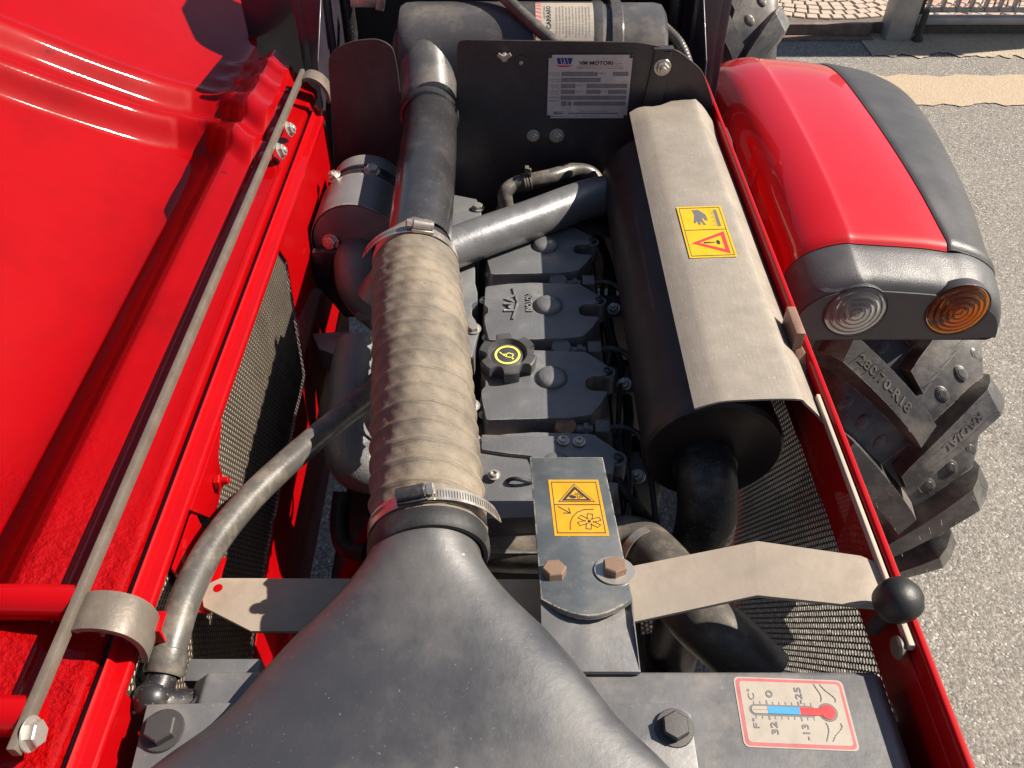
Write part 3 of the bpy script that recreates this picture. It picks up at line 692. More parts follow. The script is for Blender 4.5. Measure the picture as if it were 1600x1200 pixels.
def clamp(c, axis, r, w, head_ang, tail, parent, dark=False):
    """worm-drive clamp; head_ang in the ring plane, tail = signed arc of the loose end"""
    a = V(axis).normalized(); up = (V((0, 0, 1)) - a * a.z).normalized(); rt_ = a.cross(up).normalized()
    if rt_.x < 0: rt_ = -rt_
    pt = lambda ang, rr, h: c + (rt_ * math.cos(ang) + up * math.sin(ang)) * rr + a * h
    def band(a0, a1, r0, r1, th, nm, mm, lift=0.):
        mb = MB(); n = max(8, int(abs(a1 - a0) / .07)); rings = []
        for i in range(n + 1):
            t = i / n; an = a0 + (a1 - a0) * t; rr = r0 + (r1 - r0) * t ** 1.6
            ww = w / 2 * (1 if t < .86 or not lift else max(.25, 1 - (t - .86) / .14 * .75))
            rings.append([pt(an, rr, -ww), pt(an, rr + th, -ww), pt(an, rr + th, ww), pt(an, rr, ww)])
        mb.loft(rings); return part(nm, mb, mm, root, smooth=50)
    mb = MB(); n = 90; rings = []
    for i in range(n): an = 2 * math.pi * i / n; rings.append([pt(an, r, -w / 2), pt(an, r + .0009, -w / 2), pt(an, r + .0009, w / 2), pt(an, r, w / 2)])
    rings.append(rings[0]); mb.loft(rings, cap=False)
    root = part('hose_clamp', mb, 'clamp', parent, smooth=50, label=None)
    a1 = head_ang + tail; band(head_ang, a1, r + .0018, r + .0125, .0008, 'clamp_tail', 'clamp', 1.)
    sl = MB(); k = 34
    for i in range(k):
        t = (i + 2) / (k + 4); an = head_ang + tail * t; rr = r + .0018 + .0107 * t ** 1.6 + .0009
        q0, q1, q2, q3 = pt(an - .006, rr, -w * .30), pt(an + .006, rr, -w * .22), pt(an + .006, rr, w * .30), pt(an - .006, rr, w * .22)
        sl.prism([q0, q1, q2, q3], (pt(an, 1, 0) - pt(an, 0, 0)) * .0002)
    part('clamp_slots', sl, 'darkbolt', root, smooth=0, kind='stuff')
    tang = (pt(head_ang + .01, r, 0) - pt(head_ang - .01, r, 0)).normalized(); nr = (pt(head_ang, 1, 0) - pt(head_ang, 0, 0)).normalized()
    rot = Matrix((tang, a, nr)).transposed()
    mb = MB(); mb.box(pt(head_ang, r + .0025, 0), (.026, w * 1.15, .004), rot); mb.tube([pt(head_ang, r + .0075, 0) - tang * .012, pt(head_ang, r + .0075, 0) + tang * .012], .0058, 16)
    part('clamp_housing', mb, 'darkbolt' if dark else 'clamp', root, bevel=.0006, seg=1)
    sg = 1 if tail > 0 else -1
    q = pt(head_ang, r + .0075, 0) + tang * sg * .012
    mb = MB(); hx = lambda rr, h: [q + tang * sg * h + (a * math.cos(R(60 * k)) + nr * math.sin(R(60 * k))) * rr for k in range(6)]
    mb.loft([hx(.0045, 0), hx(.0045, .002), hx(.0052, .0021), hx(.0052, .007), hx(.004, .008)])
    part('clamp_screw', mb, 'clamp', root)
    return root
axn = (A0 - H1).normalized()
cl1 = clamp(A0 + (A1 - A0).normalized() * .006, axn, .0505, .0125, R(77), R(88), T)
cl2 = clamp(H1 + axn * .002, axn, .0510, .0125, R(100), R(-94), T, True)
# moulded scoop
N0 = H1 - axn * .004
def scoop_ring(x, y, z, wx, hz, p, n=56, tiltz=0.):
    r_ = []
    for k in range(n):
        a = 2 * math.pi * k / n; c_, s_ = math.cos(a), math.sin(a)
        r_.append(V((x + wx * abs(c_) ** (2 / p) * (1 if c_ > 0 else -1), y - tiltz * (hz * s_), z + hz * abs(s_) ** (2 / p) * (1 if s_ > 0 else -1))))
    return r_
sc = [(-.0735, .440, 1.0395, .047, .047, 2), (-.0735, .418, 1.0395, .047, .047, 2), (-.073, .402, 1.0392, .0478, .0468, 2), (-.0725, .385, 1.038, .056, .0445, 2.05),
      (-.071, .362, 1.035, .074, .041, 2.1), (-.069, .335, 1.033, .099, .0385, 2.2), (-.068, .305, 1.031, .122, .036, 2.3), (-.068, .27, 1.027, .147, .0345, 2.4),
      (-.072, .235, 1.022, .186, .033, 2.5), (-.075, .19, 1.016, .222, .032, 2.6), (-.078, .14, 1.006, .246, .031, 2.7), (-.08, .06, .986, .255, .030, 2.8)]
cs = []
for i in range(len(sc) - 1):
    for k in range(4):
        t = k / 4; p0, p1, p2, p3 = [sc[min(max(i + q, 0), len(sc) - 1)] for q in (-1, 0, 1, 2)]
        cs.append([.5 * ((2 * b) + (c_ - a) * t + (2 * a - 5 * b + 4 * c_ - d_) * t * t + (3 * b - a - 3 * c_ + d_) * t ** 3) for a, b, c_, d_ in zip(p0, p1, p2, p3)])
mb = MB(); mb.loft([scoop_ring(*q) for q in cs]); part('intake_scoop', mb, 'plastic', T, smooth=60, label='wide black moulded intake scoop flaring over the radiator')
mb = MB(); mb.lathe([(.0462, 0), (.0498, 0), (.0522, .004), (.0524, .012), (.0516, .018), (.0485, .020)], N0 - axn * .022, axn, 56, cap=False); part('scoop_collar', mb, 'rubber', T)
# ---- radiator top tank
KZ = 1.02
b0, b1 = atz(300, 1046, KZ), atz(1398, 1058, KZ)
mb = MB()
sec = [(-.262, .95), (-.252, 1.005), (-.238, KZ), (.284, KZ), (.292, 1.012), (.3015, .975), (.303, .92), (-.262, .92)]
mb.loft([[V((a, y, b)) for a, b in sec] for y in (.02, .313)])
tank = part('radiator_tank', mb, 'tank', T, bevel=.004, seg=3, label='scuffed dark grey radiator tank with a temperature sticker')
part('radiator_core', MB().box((.015, .20, .68), (.52, .16, .43)), 'dark', T, bevel=.004)
part('fan_shroud', MB().box((.0, .328, .78), (.50, .01, .24)), 'dark', T)
# side plate by the rail
mb = MB(); mb.prism([V((-.2685, .02, .98)), V((-.2685, .265, 1.0)), V((-.236, .305, 1.014)), V((-.236, .02, 1.014))], (0, 0, .004)); part('tank_plate', mb, 'tank', T, bevel=.001)
# corner plates with bolts
q = [atz(*p, KZ + .002) for p in ((900, 1102), (1056, 1102), (1078, 1118), (1092, 1215), (930, 1215))]
mb = MB(); mb.prism(q, (0, 0, .004)); cpt = part('corner_plate', mb, 'tank', T, bevel=.0012, label='small grey corner plate with a black bolt')
bolt(atz(1054, 1138, KZ + .007), (.0, -.12, 1), .0105, cpt, 'darkbolt', True, 0, .5)
q = [atz(*p, KZ + .003) for p in ((420, 1100), (232, 1104), (205, 1215), (420, 1215))]
mb = MB(); mb.prism(q, (0, 0, .004)); cpl = part('corner_plate', mb, 'tank', T, bevel=.0012, label='dusty corner plate with a brown bolt beside the hose elbow')
bolt(atz(254, 1142, KZ + .008), (.02, -.05, 1), .0118, cpl, 'darkbolt', True, 0, .2)
# thermometer sticker (sheared on purpose? no: a plain rectangle lying a little askew)
c = [atz(*p, KZ) for p in ((1142, 1055), (1318, 1066), (1341, 1172), (1166, 1170))]
u_ = ((c[1] - c[0]) + (c[2] - c[3])) / 2; v_ = ((c[0] - c[3]) + (c[1] - c[2])) / 2
SW, SH = u_.length, v_.length; un, vn = u_.normalized(), v_.normalized(); o_ = (c[0] + c[1] + c[2] + c[3]) / 4 - u_ / 2 - v_ / 2
nn = V((0, 0, 1))
d = Decal(lambda a, b, h: o_ + un * a * SW + vn * b * SH + nn * h)       # unit square coordinates
def rrect(u0, v0, u1, v1, r, asp, n=5):
    out = []
    for (cx_, cy_, a0) in ((u1 - r, v1 - r * asp, 0), (u0 + r, v1 - r * asp, 90), (u0 + r, v0 + r * asp, 180), (u1 - r, v0 + r * asp, 270)):
        for k in range(n + 1): a = R(a0 + 90 * k / n); out.append((cx_ + r * math.cos(a), cy_ + r * asp * math.sin(a)))
    return out
asp = SW / SH
d.poly(rrect(0, 0, 1, 1, .05, asp), 0, 0); d.poly(rrect(.018, .02, .982, .98, .045, asp), 1, 1); d.poly(rrect(.045, .065, .955, .935, .035, asp), 0, 2)
d.poly(rrect(.10, .44, .70, .60, .05, asp), 2, 3); d.disc((.80, .52), .085, 2, 3)
d.poly([(.80 + .085 * math.cos(a), .52 + .085 * asp * math.sin(a)) for a in [2 * math.pi * k / 24 for k in range(24)]], 2, 4)
d.poly(rrect(.118, .468, .69, .572, .035, asp), 0, 5); d.rect(.265, .468, .55, .572, 3, 6); d.rect(.55, .468, .77, .572, 4, 6)
d.poly([(.80 + .066 * math.cos(a), .52 + .066 * asp * math.sin(a)) for a in [2 * math.pi * k / 24 for k in range(24)]], 4, 7)
for i in range(10):
    x = .145 + i * .057; big = i in (2, 7)
    d.rect(x, .60, x + (.014 if big else .008), .66 if big else .645, 2, 3); d.rect(x, .38 if big else .395, x + (.014 if big else .008), .44, 2, 3)
d.text('0', .335, .70, .11, .062, 2, 4, rot=R(90), bold=.02); d.text('-25', .60, .63, .24, .062, 2, 4, rot=R(90), bold=.02)
d.text('32', .325, .18, .18, .062, 2, 4, rot=R(90), bold=.02); d.text('-13', .60, .12, .22, .062, 2, 4, rot=R(90), bold=.02)
d.text('C°', .165, .66, .16, .058, 2, 4, rot=R(90)); d.text('F°', .165, .26, .14, .055, 2, 4, rot=R(90))
for s_ in (1, -1):
    for x0, wv in ((.74, .02), (.80, .028)):
        d.line([(x0 + wv * math.sin(t * .62) + (.09 if (x0 > .75) else .02) * sm(.75, 0, t / 6), .52 + s_ * (.15 + t * .042)) for t in range(0, 7)], .008, 2, 4)
d.part('thermometer_sticker', ['paper', 'pink_ink', 'grey_ink', 'sky_ink', 'red_ink'], tank, 'worn white sticker with a printed thermometer and red border')
# small pipe ledge on the left
mb = MB(); mb.box((-.235, .325, .990), (.06, .02, .018)); part('tank_lug', mb, 'tank', T, bevel=.003)

# ---- bracket with the fan warning
n0, n1 = .368, .563
bl = [V((atz(828, 715, .987).x, n1, .987)), V((atz(942, 715, .987).x, n1, .987)), V((atz(988, 930, 1.035).x, n0, 1.035)), V((atz(845, 930, 1.035).x, n0, 1.035))]
f0 = bl[3]; f1 = bl[2]
arc = [f1.lerp(f0, t) + V((0, -.018 * math.sin(math.pi * t), .0045 * math.sin(math.pi * t))) for t in [k / 10 for k in range(1, 10)]]
up_ = (bl[1] - bl[0]).cross(bl[3] - bl[0]).normalized(); up_ = up_ if up_.z > 0 else -up_
mb = MB(); mb.prism([bl[0], bl[1], f1] + arc + [f0], up_ * -.0055)
brk = part('fan_guard_bracket', mb, 'bracket', T, bevel=.001, label='chipped dark grey bracket plate with a yellow fan warning')
mb = MB(); e0 = f0 + V((0, 0, -.0095)); e1 = f1 + V((0, 0, -.0095))
mb.prism([e0 + V((0, .05, -.012)), e1 + V((0, .05, -.012)), e1, V((e1.x + .001, .309, KZ + .001)), V((e0.x - .001, .309, KZ + .001)), e0], V((0, .0, .0055)))
part('lower_bracket', mb, 'tank', T, bevel=.001, label='scuffed grey foot of the bracket on the radiator tank')
part('bracket_leg', MB().box(((e0.x + e1.x) / 2, .352, .93), (.058, .012, .10)), 'dark', T)
bdir = (f0 - bl[0]).normalized(); bx = V((1, 0, 0)); nb = up_
def on_br(px, py):
    dd = ray(px, py); t = (bl[0] - CP).dot(nb) / dd.dot(nb); return CP + dd * t
pb = on_br(866, 896); pw = on_br(960, 893)
bolt(pb, nb, .0105, brk, 'rust', False, 0, .1, label='rusty hexagon bolt without washer'); bolt(pw, nb, .0108, brk, 'rust', True, 0, .5, label='rusty hexagon bolt on a wide washer')
stamp('bigwasher', 'washer', lambda q: q.lathe([(.3, 0), (1, 0), (1, .1), (.3, .12)], (0, 0, 0), (0, 0, 1), 30), 'zinc', pw, nb, brk, 0, .0172)
c = [on_br(*p) for p in ((857, 750), (934, 750), (953, 838), (866, 838))]
mid = (c[0] + c[1] + c[2] + c[3]) / 4; SWb, SHb = (c[1] - c[0]).length * .5 + (c[2] - c[3]).length * .5, (c[0] - c[3]).length
vb = -bdir; 
ub = ((c[1] - c[0]).normalized() + (c[2] - c[3]).normalized()).normalized()
vb = ((c[0] - c[3]).normalized() + (c[1] - c[2]).normalized()).normalized()
ob = mid - ub * SWb / 2 - vb * SHb / 2
d = Decal(lambda a, b, h: ob + ub * a * SWb + vb * b * SHb + nb * h)
d.rect(0, 0, 1, 1, 0, 0)
d.line([(.06, .05), (.94, .05), (.94, .95), (.06, .95)], .014, 1, 1, True); d.rect(.06, .525, .94, .54, 1, 1)
d.poly([(.5, .92), (.14, .58), (.86, .58)], 1, 1); d.poly([(.5, .90), (.17, .59), (.83, .59)], 0, 2); d.poly([(.5, .87), (.21, .60), (.79, .60)], 1, 3); d.poly([(.5, .80), (.30, .625), (.70, .625)], 0, 4)
for a_ in (20, 80, 140, 200, 260, 320):
    for cx_, cy_, L_, ly in ((.56, .69, .085, 5), (.68, .24, .22, 2)):
        if cx_ < .6 and a_ in (200,): continue
        ca, sa = math.cos(R(a_)), math.sin(R(a_)); w2 = L_ * .22
        pt_ = lambda l_, w: (cx_ + l_ * ca - w * sa, cy_ + (l_ * sa + w * ca) * SWb / SHb)
        d.line([pt_(L_ * .25, -w2), pt_(L_, -w2), pt_(L_, w2), pt_(L_ * .25, w2)], .010, 1, ly)
d.poly([(.40, .64), (.36, .67), (.40, .70), (.47, .69), (.52, .66), (.47, .635)], 1, 5)
d.disc((.68, .24), .025, 1, 3, 10)
d.line([(.30 + .0, .10), (.32, .22), (.38, .32), (.48, .40), (.62, .445), (.80, .45)], .014, 1, 1)
d.line([(.13, .50), (.34, .385)], .016, 1, 1); d.line([(.33, .47), (.35, .38), (.22, .385)], .016, 1, 1)
d.part('warning_sticker', ['orange_yellow', 'ink'], brk, 'faded orange-yellow sticker warning of a rotating fan')

# ---- bare steel cross strip
def strip3(pts, m, nm, label, th=.004):
    mb = MB(); rings = []
    for (a, b) in pts:
        n_ = V((0, 0, -1)); rings.append([a, b, b + n_ * th, a + n_ * th])
    mb.loft(rings); return part(nm, mb, m, T, bevel=.0008, label=label)
zl = .965
tip = [atz(*p, zl) for p in ((848, 905), (345, 903), (325, 912), (316, 935), (318, 948), (392, 986), (848, 988))]
mb = MB(); mb.prism(tip, (0, 0, -.004)); cs_ = part('cross_strip', mb, 'steel', T, bevel=.0006, label='bare tan steel strip running from the bonnet side under the intake scoop')
xa = [(atz(930, 893, 1.012), atz(930, 985, 1.012)), (atz(988, 884, 1.018), atz(988, 972, 1.018)), (atz(1178, 846, 1.035), atz(1178, 931, 1.035)), (atz(1184, 845, 1.036), atz(1184, 930, 1.036)), (atz(1345, 868, 1.045), atz(1345, 947, 1.045)), (atz(1384, 884, 1.047), atz(1398, 952, 1.047))]
strip3(xa, 'steel', 'cross_strip', 'bare tan steel strip from the bracket to the latch knob')
hl = atz(341, 919, zl); stamp('hole', 'bolt_hole', lambda q: q.lathe([(0, 0), (1, 0), (1, .05), (0, .05)], (0, 0, 0), (0, 0, 1), 20), 'red', hl + V((0, 0, .0003)), (0, 0, 1), cs_, 0, .0042)
# red rail brackets near the strip
mb = MB(); mb.prism([V((-.2885, .465, 1.03)), V((-.2885, .40, 1.03)), V((-.2885, .395, .955)), V((-.2885, .465, .955))], (-.002, 0, 0)); mb.box((-.281, .43, .9585), (.013, .06, .003)); part('strip_bracket', mb, 'red', T, bevel=.001)
rb = atz(200, 1026, 1.035)
mb = MB(); mb.box((-.289, .338, 1.050), (.034, .018, .004)); mb.box((-.289, .3305, 1.034), (.034, .003, .032)); part('rail_bracket', mb, 'red', T, bevel=.001)
bolt(V((-.293, .3285, 1.034)), (0, -1, .25), .0085, T, 'zinc', True, .0)
# ---- lever knob
kc = atz(1403, 938, 1.068)
mb = MB(); mb.lathe([(0, -.0165), (.009, -.0162), (.0145, -.012), (.0172, -.004), (.0175, .003), (.016, .010), (.011, .0155), (.004, .0175), (0, .0177)], kc, (.35, -.2, .9), 32); part('lever_knob', mb, 'knob', T, label='black ball knob of the latch lever')
mb = MB(); mb.tube([kc + V((0, .0, -.008)), kc + V((-.002, .002, -.03)), kc + V((-.003, .004, -.05))], .006, 14); part('lever_rod', mb, 'darkbolt', T)
mb = MB(); mb.lathe([(0, -.002), (.008, -.002), (.0095, 0), (.008, .004), (0, .004)], V((.2985, .322, 1.040)), (1, 0, 0), 24); part('lever_pivot', mb, 'bar', T)

# ---- muffler, heat shield
MX, MZ, MR = .215, .963, .075
mb = MB(); mb.lathe([(0, .012), (.03, .012), (.055, .008), (.066, .0), (.0715, -.004), (.075, .0), (.075, .018), (.0735, .022), (.0735, .50), (.075, .505), (.075, .56), (.067, .57), (0, .575)], (MX, .592, MZ), (0, 1, 0), 72)
mf = part('muffler', mb, 'muffler', T, label='black cylindrical exhaust muffler under the heat shield')
F_Y = .562
fr = [aty(*p, F_Y) for p in ((1085, 638), (1112, 630), (1145, 625), (1242, 623), (1262, 632), (1292, 662), (1300, 676), (1300, 690))]
prof2 = smooth_path([(p.x, 0, p.z) for p in fr], 4)
rings = []
for k in range(41):
    t = k / 40; y = F_Y + (1.182 - F_Y) * t
    row = []
    for q in prof2:
        u = (q.x - prof2[0].x) / (prof2[-1].x - prof2[0].x)
        z = q.z - .003 * math.sin(math.pi * t) - .006 * sm(.9, 1, t) * math.sin(u * 5) + .0004 * math.sin(y * 17 + u * 5) * (1 - u)
        yo = y + (.020 * math.sin(u * 2.6) + .004 * math.sin(u * 17)) * sm(.85, 1, t) - .028 * sm(.75, 1, u) * sm(.9, 1, t)
        x = q.x if u < .5 else q.x - (.002 + .008 * sm(.6, 1, t)) * (u - .5)
        row.append(V((x, yo, z)))
    rings.append(row)
hs = part('heat_shield', MB().grid(rings), 'shield', mf, solid=.0022, smooth=45, label='folded bare metal heat shield with a yellow hot-surface sticker')
# its sticker
zt = max(p.z for p in prof2) + .0035
c = [atz(*p, zt) for p in ((1058, 316), (1126, 314), (1154, 394), (1080, 396))]
mid = (c[0] + c[1] + c[2] + c[3]) / 4; us = ((c[1] - c[0]) + (c[2] - c[3])) / 2; vs_ = ((c[0] - c[3]) + (c[1] - c[2])) / 2; us.z = vs_.z = 0
vs_ = V((-.0, 1, 0)) * vs_.length; us = V((1, 0, 0)) * us.length
def sh_z(x, y):
    best = min(prof2, key=lambda q: abs(q.x - x)); t = (y - F_Y) / (1.182 - F_Y); u = (x - prof2[0].x) / (prof2[-1].x - prof2[0].x)
    return best.z - .003 * math.sin(math.pi * t) + .0012 * math.sin(y * 17 + u * 5) * (1 - u)
so = mid - us / 2 - vs_ / 2
hc = WL[hs.name]
bv = BVHTree.FromPolygons([v.co + hc for v in hs.data.vertices], [tuple(p.vertices) for p in hs.data.polygons])
def sh_hit(a, b):
    p = so + us * a + vs_ * b; hit = bv.ray_cast(V((p.x, p.y, 1.3)), V((0, 0, -1)))[0]; return hit.z if hit else zt
G5 = [(i / 4, j / 4) for i in range(5) for j in range(5)]
sa = sum(sh_hit(1, j / 4) - sh_hit(0, j / 4) for j in range(5)) / 5; sb = sum(sh_hit(i / 4, 1) - sh_hit(i / 4, 0) for i in range(5)) / 5
s0 = max(sh_hit(a, b) - sa * a - sb * b for a, b in G5)
def shf(a, b, h):
    p = so + us * a + vs_ * b
    return V((p.x, p.y, s0 + sa * a + sb * b + h + .0002))
d = Decal(shf)
d.rect(0, 0, 1, 1, 0, 0, 8, 8); d.line([(.05, .035), (.95, .035), (.95, .965), (.05, .965)], .012, 1, 1, True); d.rect(.05, .515, .95, .527, 1, 1)
d.poly([(.12, .27), (.88, .48), (.88, .06)], 2, 1); d.poly([(.29, .27), (.79, .40), (.79, .14)], 0, 2)
d.poly([(.40, .285), (.62, .277), (.62, .263), (.40, .255), (.37, .27)], 1, 3); d.disc((.69, .27), .042, 1, 3, 14)
d.poly([(.32, .92), (.46, .93), (.60, .83), (.62, .70), (.54, .71), (.53, .78), (.50, .72), (.55, .62), (.50, .61), (.45, .70), (.43, .62), (.38, .63), (.38, .70), (.33, .65), (.29, .66), (.35, .82)], 3, 1)
d.rect(.80, .58, .87, .92, 3, 1)
for i in range(12): d.rect(.70 + .03 * (i % 3), .60 + i * .026, .79, .607 + i * .026, 3, 1)
d.part('hot_surface_sticker', ['yellow', 'ink', 'red_ink', 'grey_ink'], hs, 'bright yellow sticker with a hand and a red warning triangle')
# clip on the shield edge
cp_ = aty(1250, 520, .70); cx0 = .302; cy0 = atz(1250, 530, 1.06).y
mb = MB(); mb.box((.2985, cy0 + .012, 1.062), (.010, .045, .030)); part('shield_clip', mb, 'brown', T, bevel=.002)
mb = MB(); mb.prism([V((.298, cy0 - .004, 1.055)), V((.309, cy0 - .012, 1.040)), V((.309, cy0 - .045, 1.018)), V((.302, cy0 - .050, 1.018)), V((.295, cy0 - .018, 1.03))], (.0, 0, .012)); part('shield_clip_arm', mb, 'brown', T, bevel=.0015)
# outlet pipe of the muffler
e0 = V((MX - .004, .604, MZ - .024))
pth = smooth_path([e0 + V((0, .03, 0)), e0, V((MX - .004, .574, MZ - .030)), V((MX - .003, .554, MZ - .058)), V((MX - .003, .548, MZ - .11)), V((MX - .002, .548, MZ - .26)), V((MX, .548, MZ - .46))], 8)
part('exhaust_elbow', MB().tube(pth, .0325, 36), 'black_paint', mf, label='black elbow pipe leaving the muffler end')
part('elbow_collar', MB().lathe([(.0325, 0), (.0355, 0), (.0355, .010), (.0325, .012)], e0 + V((0, -.014, -.003)), (0, 1, .1), 36, cap=False), 'black_paint', mf)
# silver pipe
s0 = atz(620, 432, .945); s1 = atz(716, 385, .955); s2 = atz(925, 309, .955); s3 = V((MX - .06, s2.y + .012, .950))
part('exhaust_pipe', MB().tube(smooth_path([s0 + V((-.03, -.02, -.03)), s0, s1, s1.lerp(s2, .5), s2, s3 + V((.03, .01, 0))], 6), .0295, 40), 'silverpipe', T, label='silver coated exhaust pipe crossing the valve covers')
mb = MB(); mb.prism([aty(886, 345, s2.y - .035), aty(955, 372, s2.y - .035), aty(960, 330, s2.y + .02), aty(900, 322, s2.y + .02)], (0, 0, -.004)); part('pipe_gusset', mb, 'black_plate', T, bevel=.001)
# ---- small coolant hose and fitting behind the pipe
z_ = .955
hp = [atz(790, 298, z_ - .004), atz(806, 288, z_ + .002), atz(830, 283, z_ + .006), atz(862, 276, z_ + .008), atz(893, 267, z_ + .006), atz(920, 270, z_), atz(936, 292, z_ - .02), atz(940, 330, z_ - .05)]
part('coolant_hose', MB().tube(smooth_path(hp[1:], 8), .0125, 20), 'hose', T, label='short bent rubber coolant hose near the bulkhead')
part('hose_elbow', MB().tube(smooth_path([V((hp[0].x + .002, hp[0].y - .012, .905)), V((hp[0].x, hp[0].y - .010, .935)), hp[0] + V((0, -.004, .0)), hp[1], hp[2]], 8), .0118, 20), 'hose', T)
mb = MB(); bx_ = V((hp[0].x + .001, hp[0].y - .011, .90)); mb.lathe([(.02, 0), (.02, .012), (.0165, .013), (.0165, .022), (.0145, .023), (.0145, .031), (.012, .032)], bx_, (0, 0, 1), 26); part('elbow_base', mb, 'cast', T)
ca = (hp[3] - hp[1]).normalized(); cc = hp[1].lerp(hp[2], .75)
mb = MB()
for o in (-.0055, -.0015, .0035): mb.lathe([(.0125, -.0014), (.0142, -.0014), (.0142, .0014), (.0125, .0014)], cc + ca * o, ca, 26, cap=False)
mb.box(cc + V((-.001, 0, .020)), (.006, .010, .012)); mb.box(cc + V((.004, -.004, .018)), (.003, .006, .014))
part('spring_clip', mb, 'bar', T, bevel=.0004, seg=1)
# ---- engine
ENG = part('engine_block', MB().box((-.015, .86, .66), (.30, .66, .36)), 'dark', T, bevel=.01, label='dark cast engine block under the valve covers')
CZ = .930
def cz(pts, z=CZ): return [atz(a, b, z) for a, b in pts]
base2 = cz([(759, 447), (792, 443), (830, 441), (905, 443), (926, 455), (938, 462), (936, 473), (912, 475), (904, 480), (905, 489), (912, 493), (937, 494), (926, 510), (912, 524), (880, 528), (764, 531), (757, 500), (757, 492), (763, 488), (763, 480), (757, 476)])
ref = atz(857, 477, CZ); ref3 = atz(862, 590, CZ); dY = ref.y - ref3.y; dX = ref3.x - ref.x
def cover(i):
    off = V((dX * i * .4, -dY * i, 0))
    sh = [p + off for p in base2]
    body = MB(); top = [p + V((0, 0, -.0006)) for p in rounded(sh, .004, 3)]
    cen = sum(top, V()) / len(top)
    low = [p + (p - cen).normalized() * .0045 + V((0, 0, -.036)) for p in top]
    body.loft([low, [p + V((0, 0, .0)) for p in [a.lerp(b, .82) for a, b in zip(low, top)]], top])
    c_ = part('valve_cover', body, 'engine', T, bevel=.0022, seg=2, smooth=42, label=['dark grey valve cover with raised lettering', 'grey valve cover with paint chips beside the oil cap', 'grey valve cover partly under the bracket', 'grey valve cover under the silver pipe'][{0: 0, 1: 1, 2: 2, -1: 3}[i]])
    mb = MB(); bc = ref + off
    mb.lathe([(.0195, -.003), (.0195, .0006), (.0185, .003), (.015, .0058), (.009, .0076), (0, .0082)], V((bc.x, bc.y, CZ)), (0, 0, 1), 36); part('dome', mb, 'engine', c_)
    # flange between covers
    y0 = min(p.y for p in sh) - .004; x0 = min(p.x for p in sh)
    mb = MB(); mb.box((x0 + .075, y0 + .055, CZ - .044), (.155, .140, .016)); part('cover_flange', mb, 'engine', c_, bevel=.002)
    ear = V((max(p.x for p in sh) + .001, atz(922, 467, CZ).y + off.y, CZ - .004)) + V((-.003, 0, 0))
    mb = MB(); mb.lathe([(0, -.03), (.0105, -.03), (.0105, 0), (.0095, .001), (0, .001)], ear, (0, 0, 1), 24); part('ear', mb, 'engine', c_); cap_screw(ear + V((0, 0, .0005)), (0, 0, 1), .0052, c_, 'darkbolt')
    cap_screw(atz(766, 428, CZ - .02) + off, (0, 0, 1), .0056, c_); cap_screw(atz(826, 441, CZ - .02) + off, (.1, 0, 1), .005, c_)
    return c_
CV = {i: cover(i) for i in (-1, 0, 1, 2)}
# embossed logo on cover 0
fo = lambda u, v, h: V((ref.x - .068 + u, ref.y - .0 + v, CZ + h * 1))
mb = MB()
def emb(s_, u0, v0, w, h, rot, bold):
    vs2, fs2 = text_geo(s_, bold); c_, si = math.cos(rot), math.sin(rot); P_ = []
    for a, b in vs2: x, y = a * w, b * h; P_.append((u0 + x * c_ - y * si, v0 + x * si + y * c_))
    top = mb.vs([fo(a, b, .0018) for a, b in P_]); bot = mb.vs([fo(a, b, -.001) for a, b in P_])
    from collections import Counter
    cnt_ = Counter()
    for f in fs2:
        mb.face([top[i] for i in f])
        for i, j in zip(f, f[1:] + f[:1]): cnt_[(i, j)] += 1
    for (i, j) in list(cnt_):
        if (j, i) not in cnt_: mb.face([top[i], top[j], bot[j], bot[i]])
emb('VM', .008, .022, .036, .014, R(-90), .02); emb('MOTORI', .038, .024, .038, .008, R(-90), .02)
for (p, q) in (((.0195, .038), (.0265, .004)), ((.0265, .004), (.0195, -.030))):
    a = fo(*p, 0); b = fo(*q, 0); n_ = (b - a).normalized().cross(V((0, 0, 1))) * .0011
    mb.prism([a - n_ + V((0, 0, -.001)), b - n_ + V((0, 0, -.001)), b + n_ + V((0, 0, -.001)), a + n_ + V((0, 0, -.001))], (0, 0, .0032))
part('raised_lettering', mb, 'engine', CV[0], smooth=20, norm=False)
# injectors, unions and pipes between the covers
for (px, py, rusty) in ((872, 437, 0), (877, 541, 0), (884, 664, 1)):
    p = atz(px, py, CZ - .006)
    mb = MB(); mb.lathe([(0, -.03), (.009, -.03), (.009, -.012), (.0128, -.010), (.0132, -.002), (.012, 0), (0, .0006)], p, (0, -.18, 1), 28); ij = part('injector_cap', mb, 'rust' if rusty else 'cast', T)
    mb = MB(); mb.tube([p + V((.012, 0, -.008)), p + V((.032, 0, -.008))], .006, 14); mb.lathe([(.0085, 0), (.0085, .006)], p + V((.021, 0, -.008)), (1, 0, 0), 6); part('union', mb, 'cast', ij)
    hx = [p + V((.034, 0, -.006)) + V((0, .0125 * math.cos(R(60 * k + 30)), .0125 * math.sin(R(60 * k + 30)))) for k in range(6)]
    mb = MB(); mb.prism(hx, (.017, 0, 0)); part('union_nut', mb, 'cast', ij, bevel=.0012)
    q = p + V((.05, 0, -.006)); mb = MB(); mb.tube(smooth_path([q, q + V((.02, 0, .001)), q + V((.038, -.012, -.004)), q + V((.046, -.05, -.02)), q + V((.05, -.11, -.06)), q + V((.05, -.14, -.14))], 8), .0038, 12); part('injector_pipe', mb, 'darkbolt', ij)
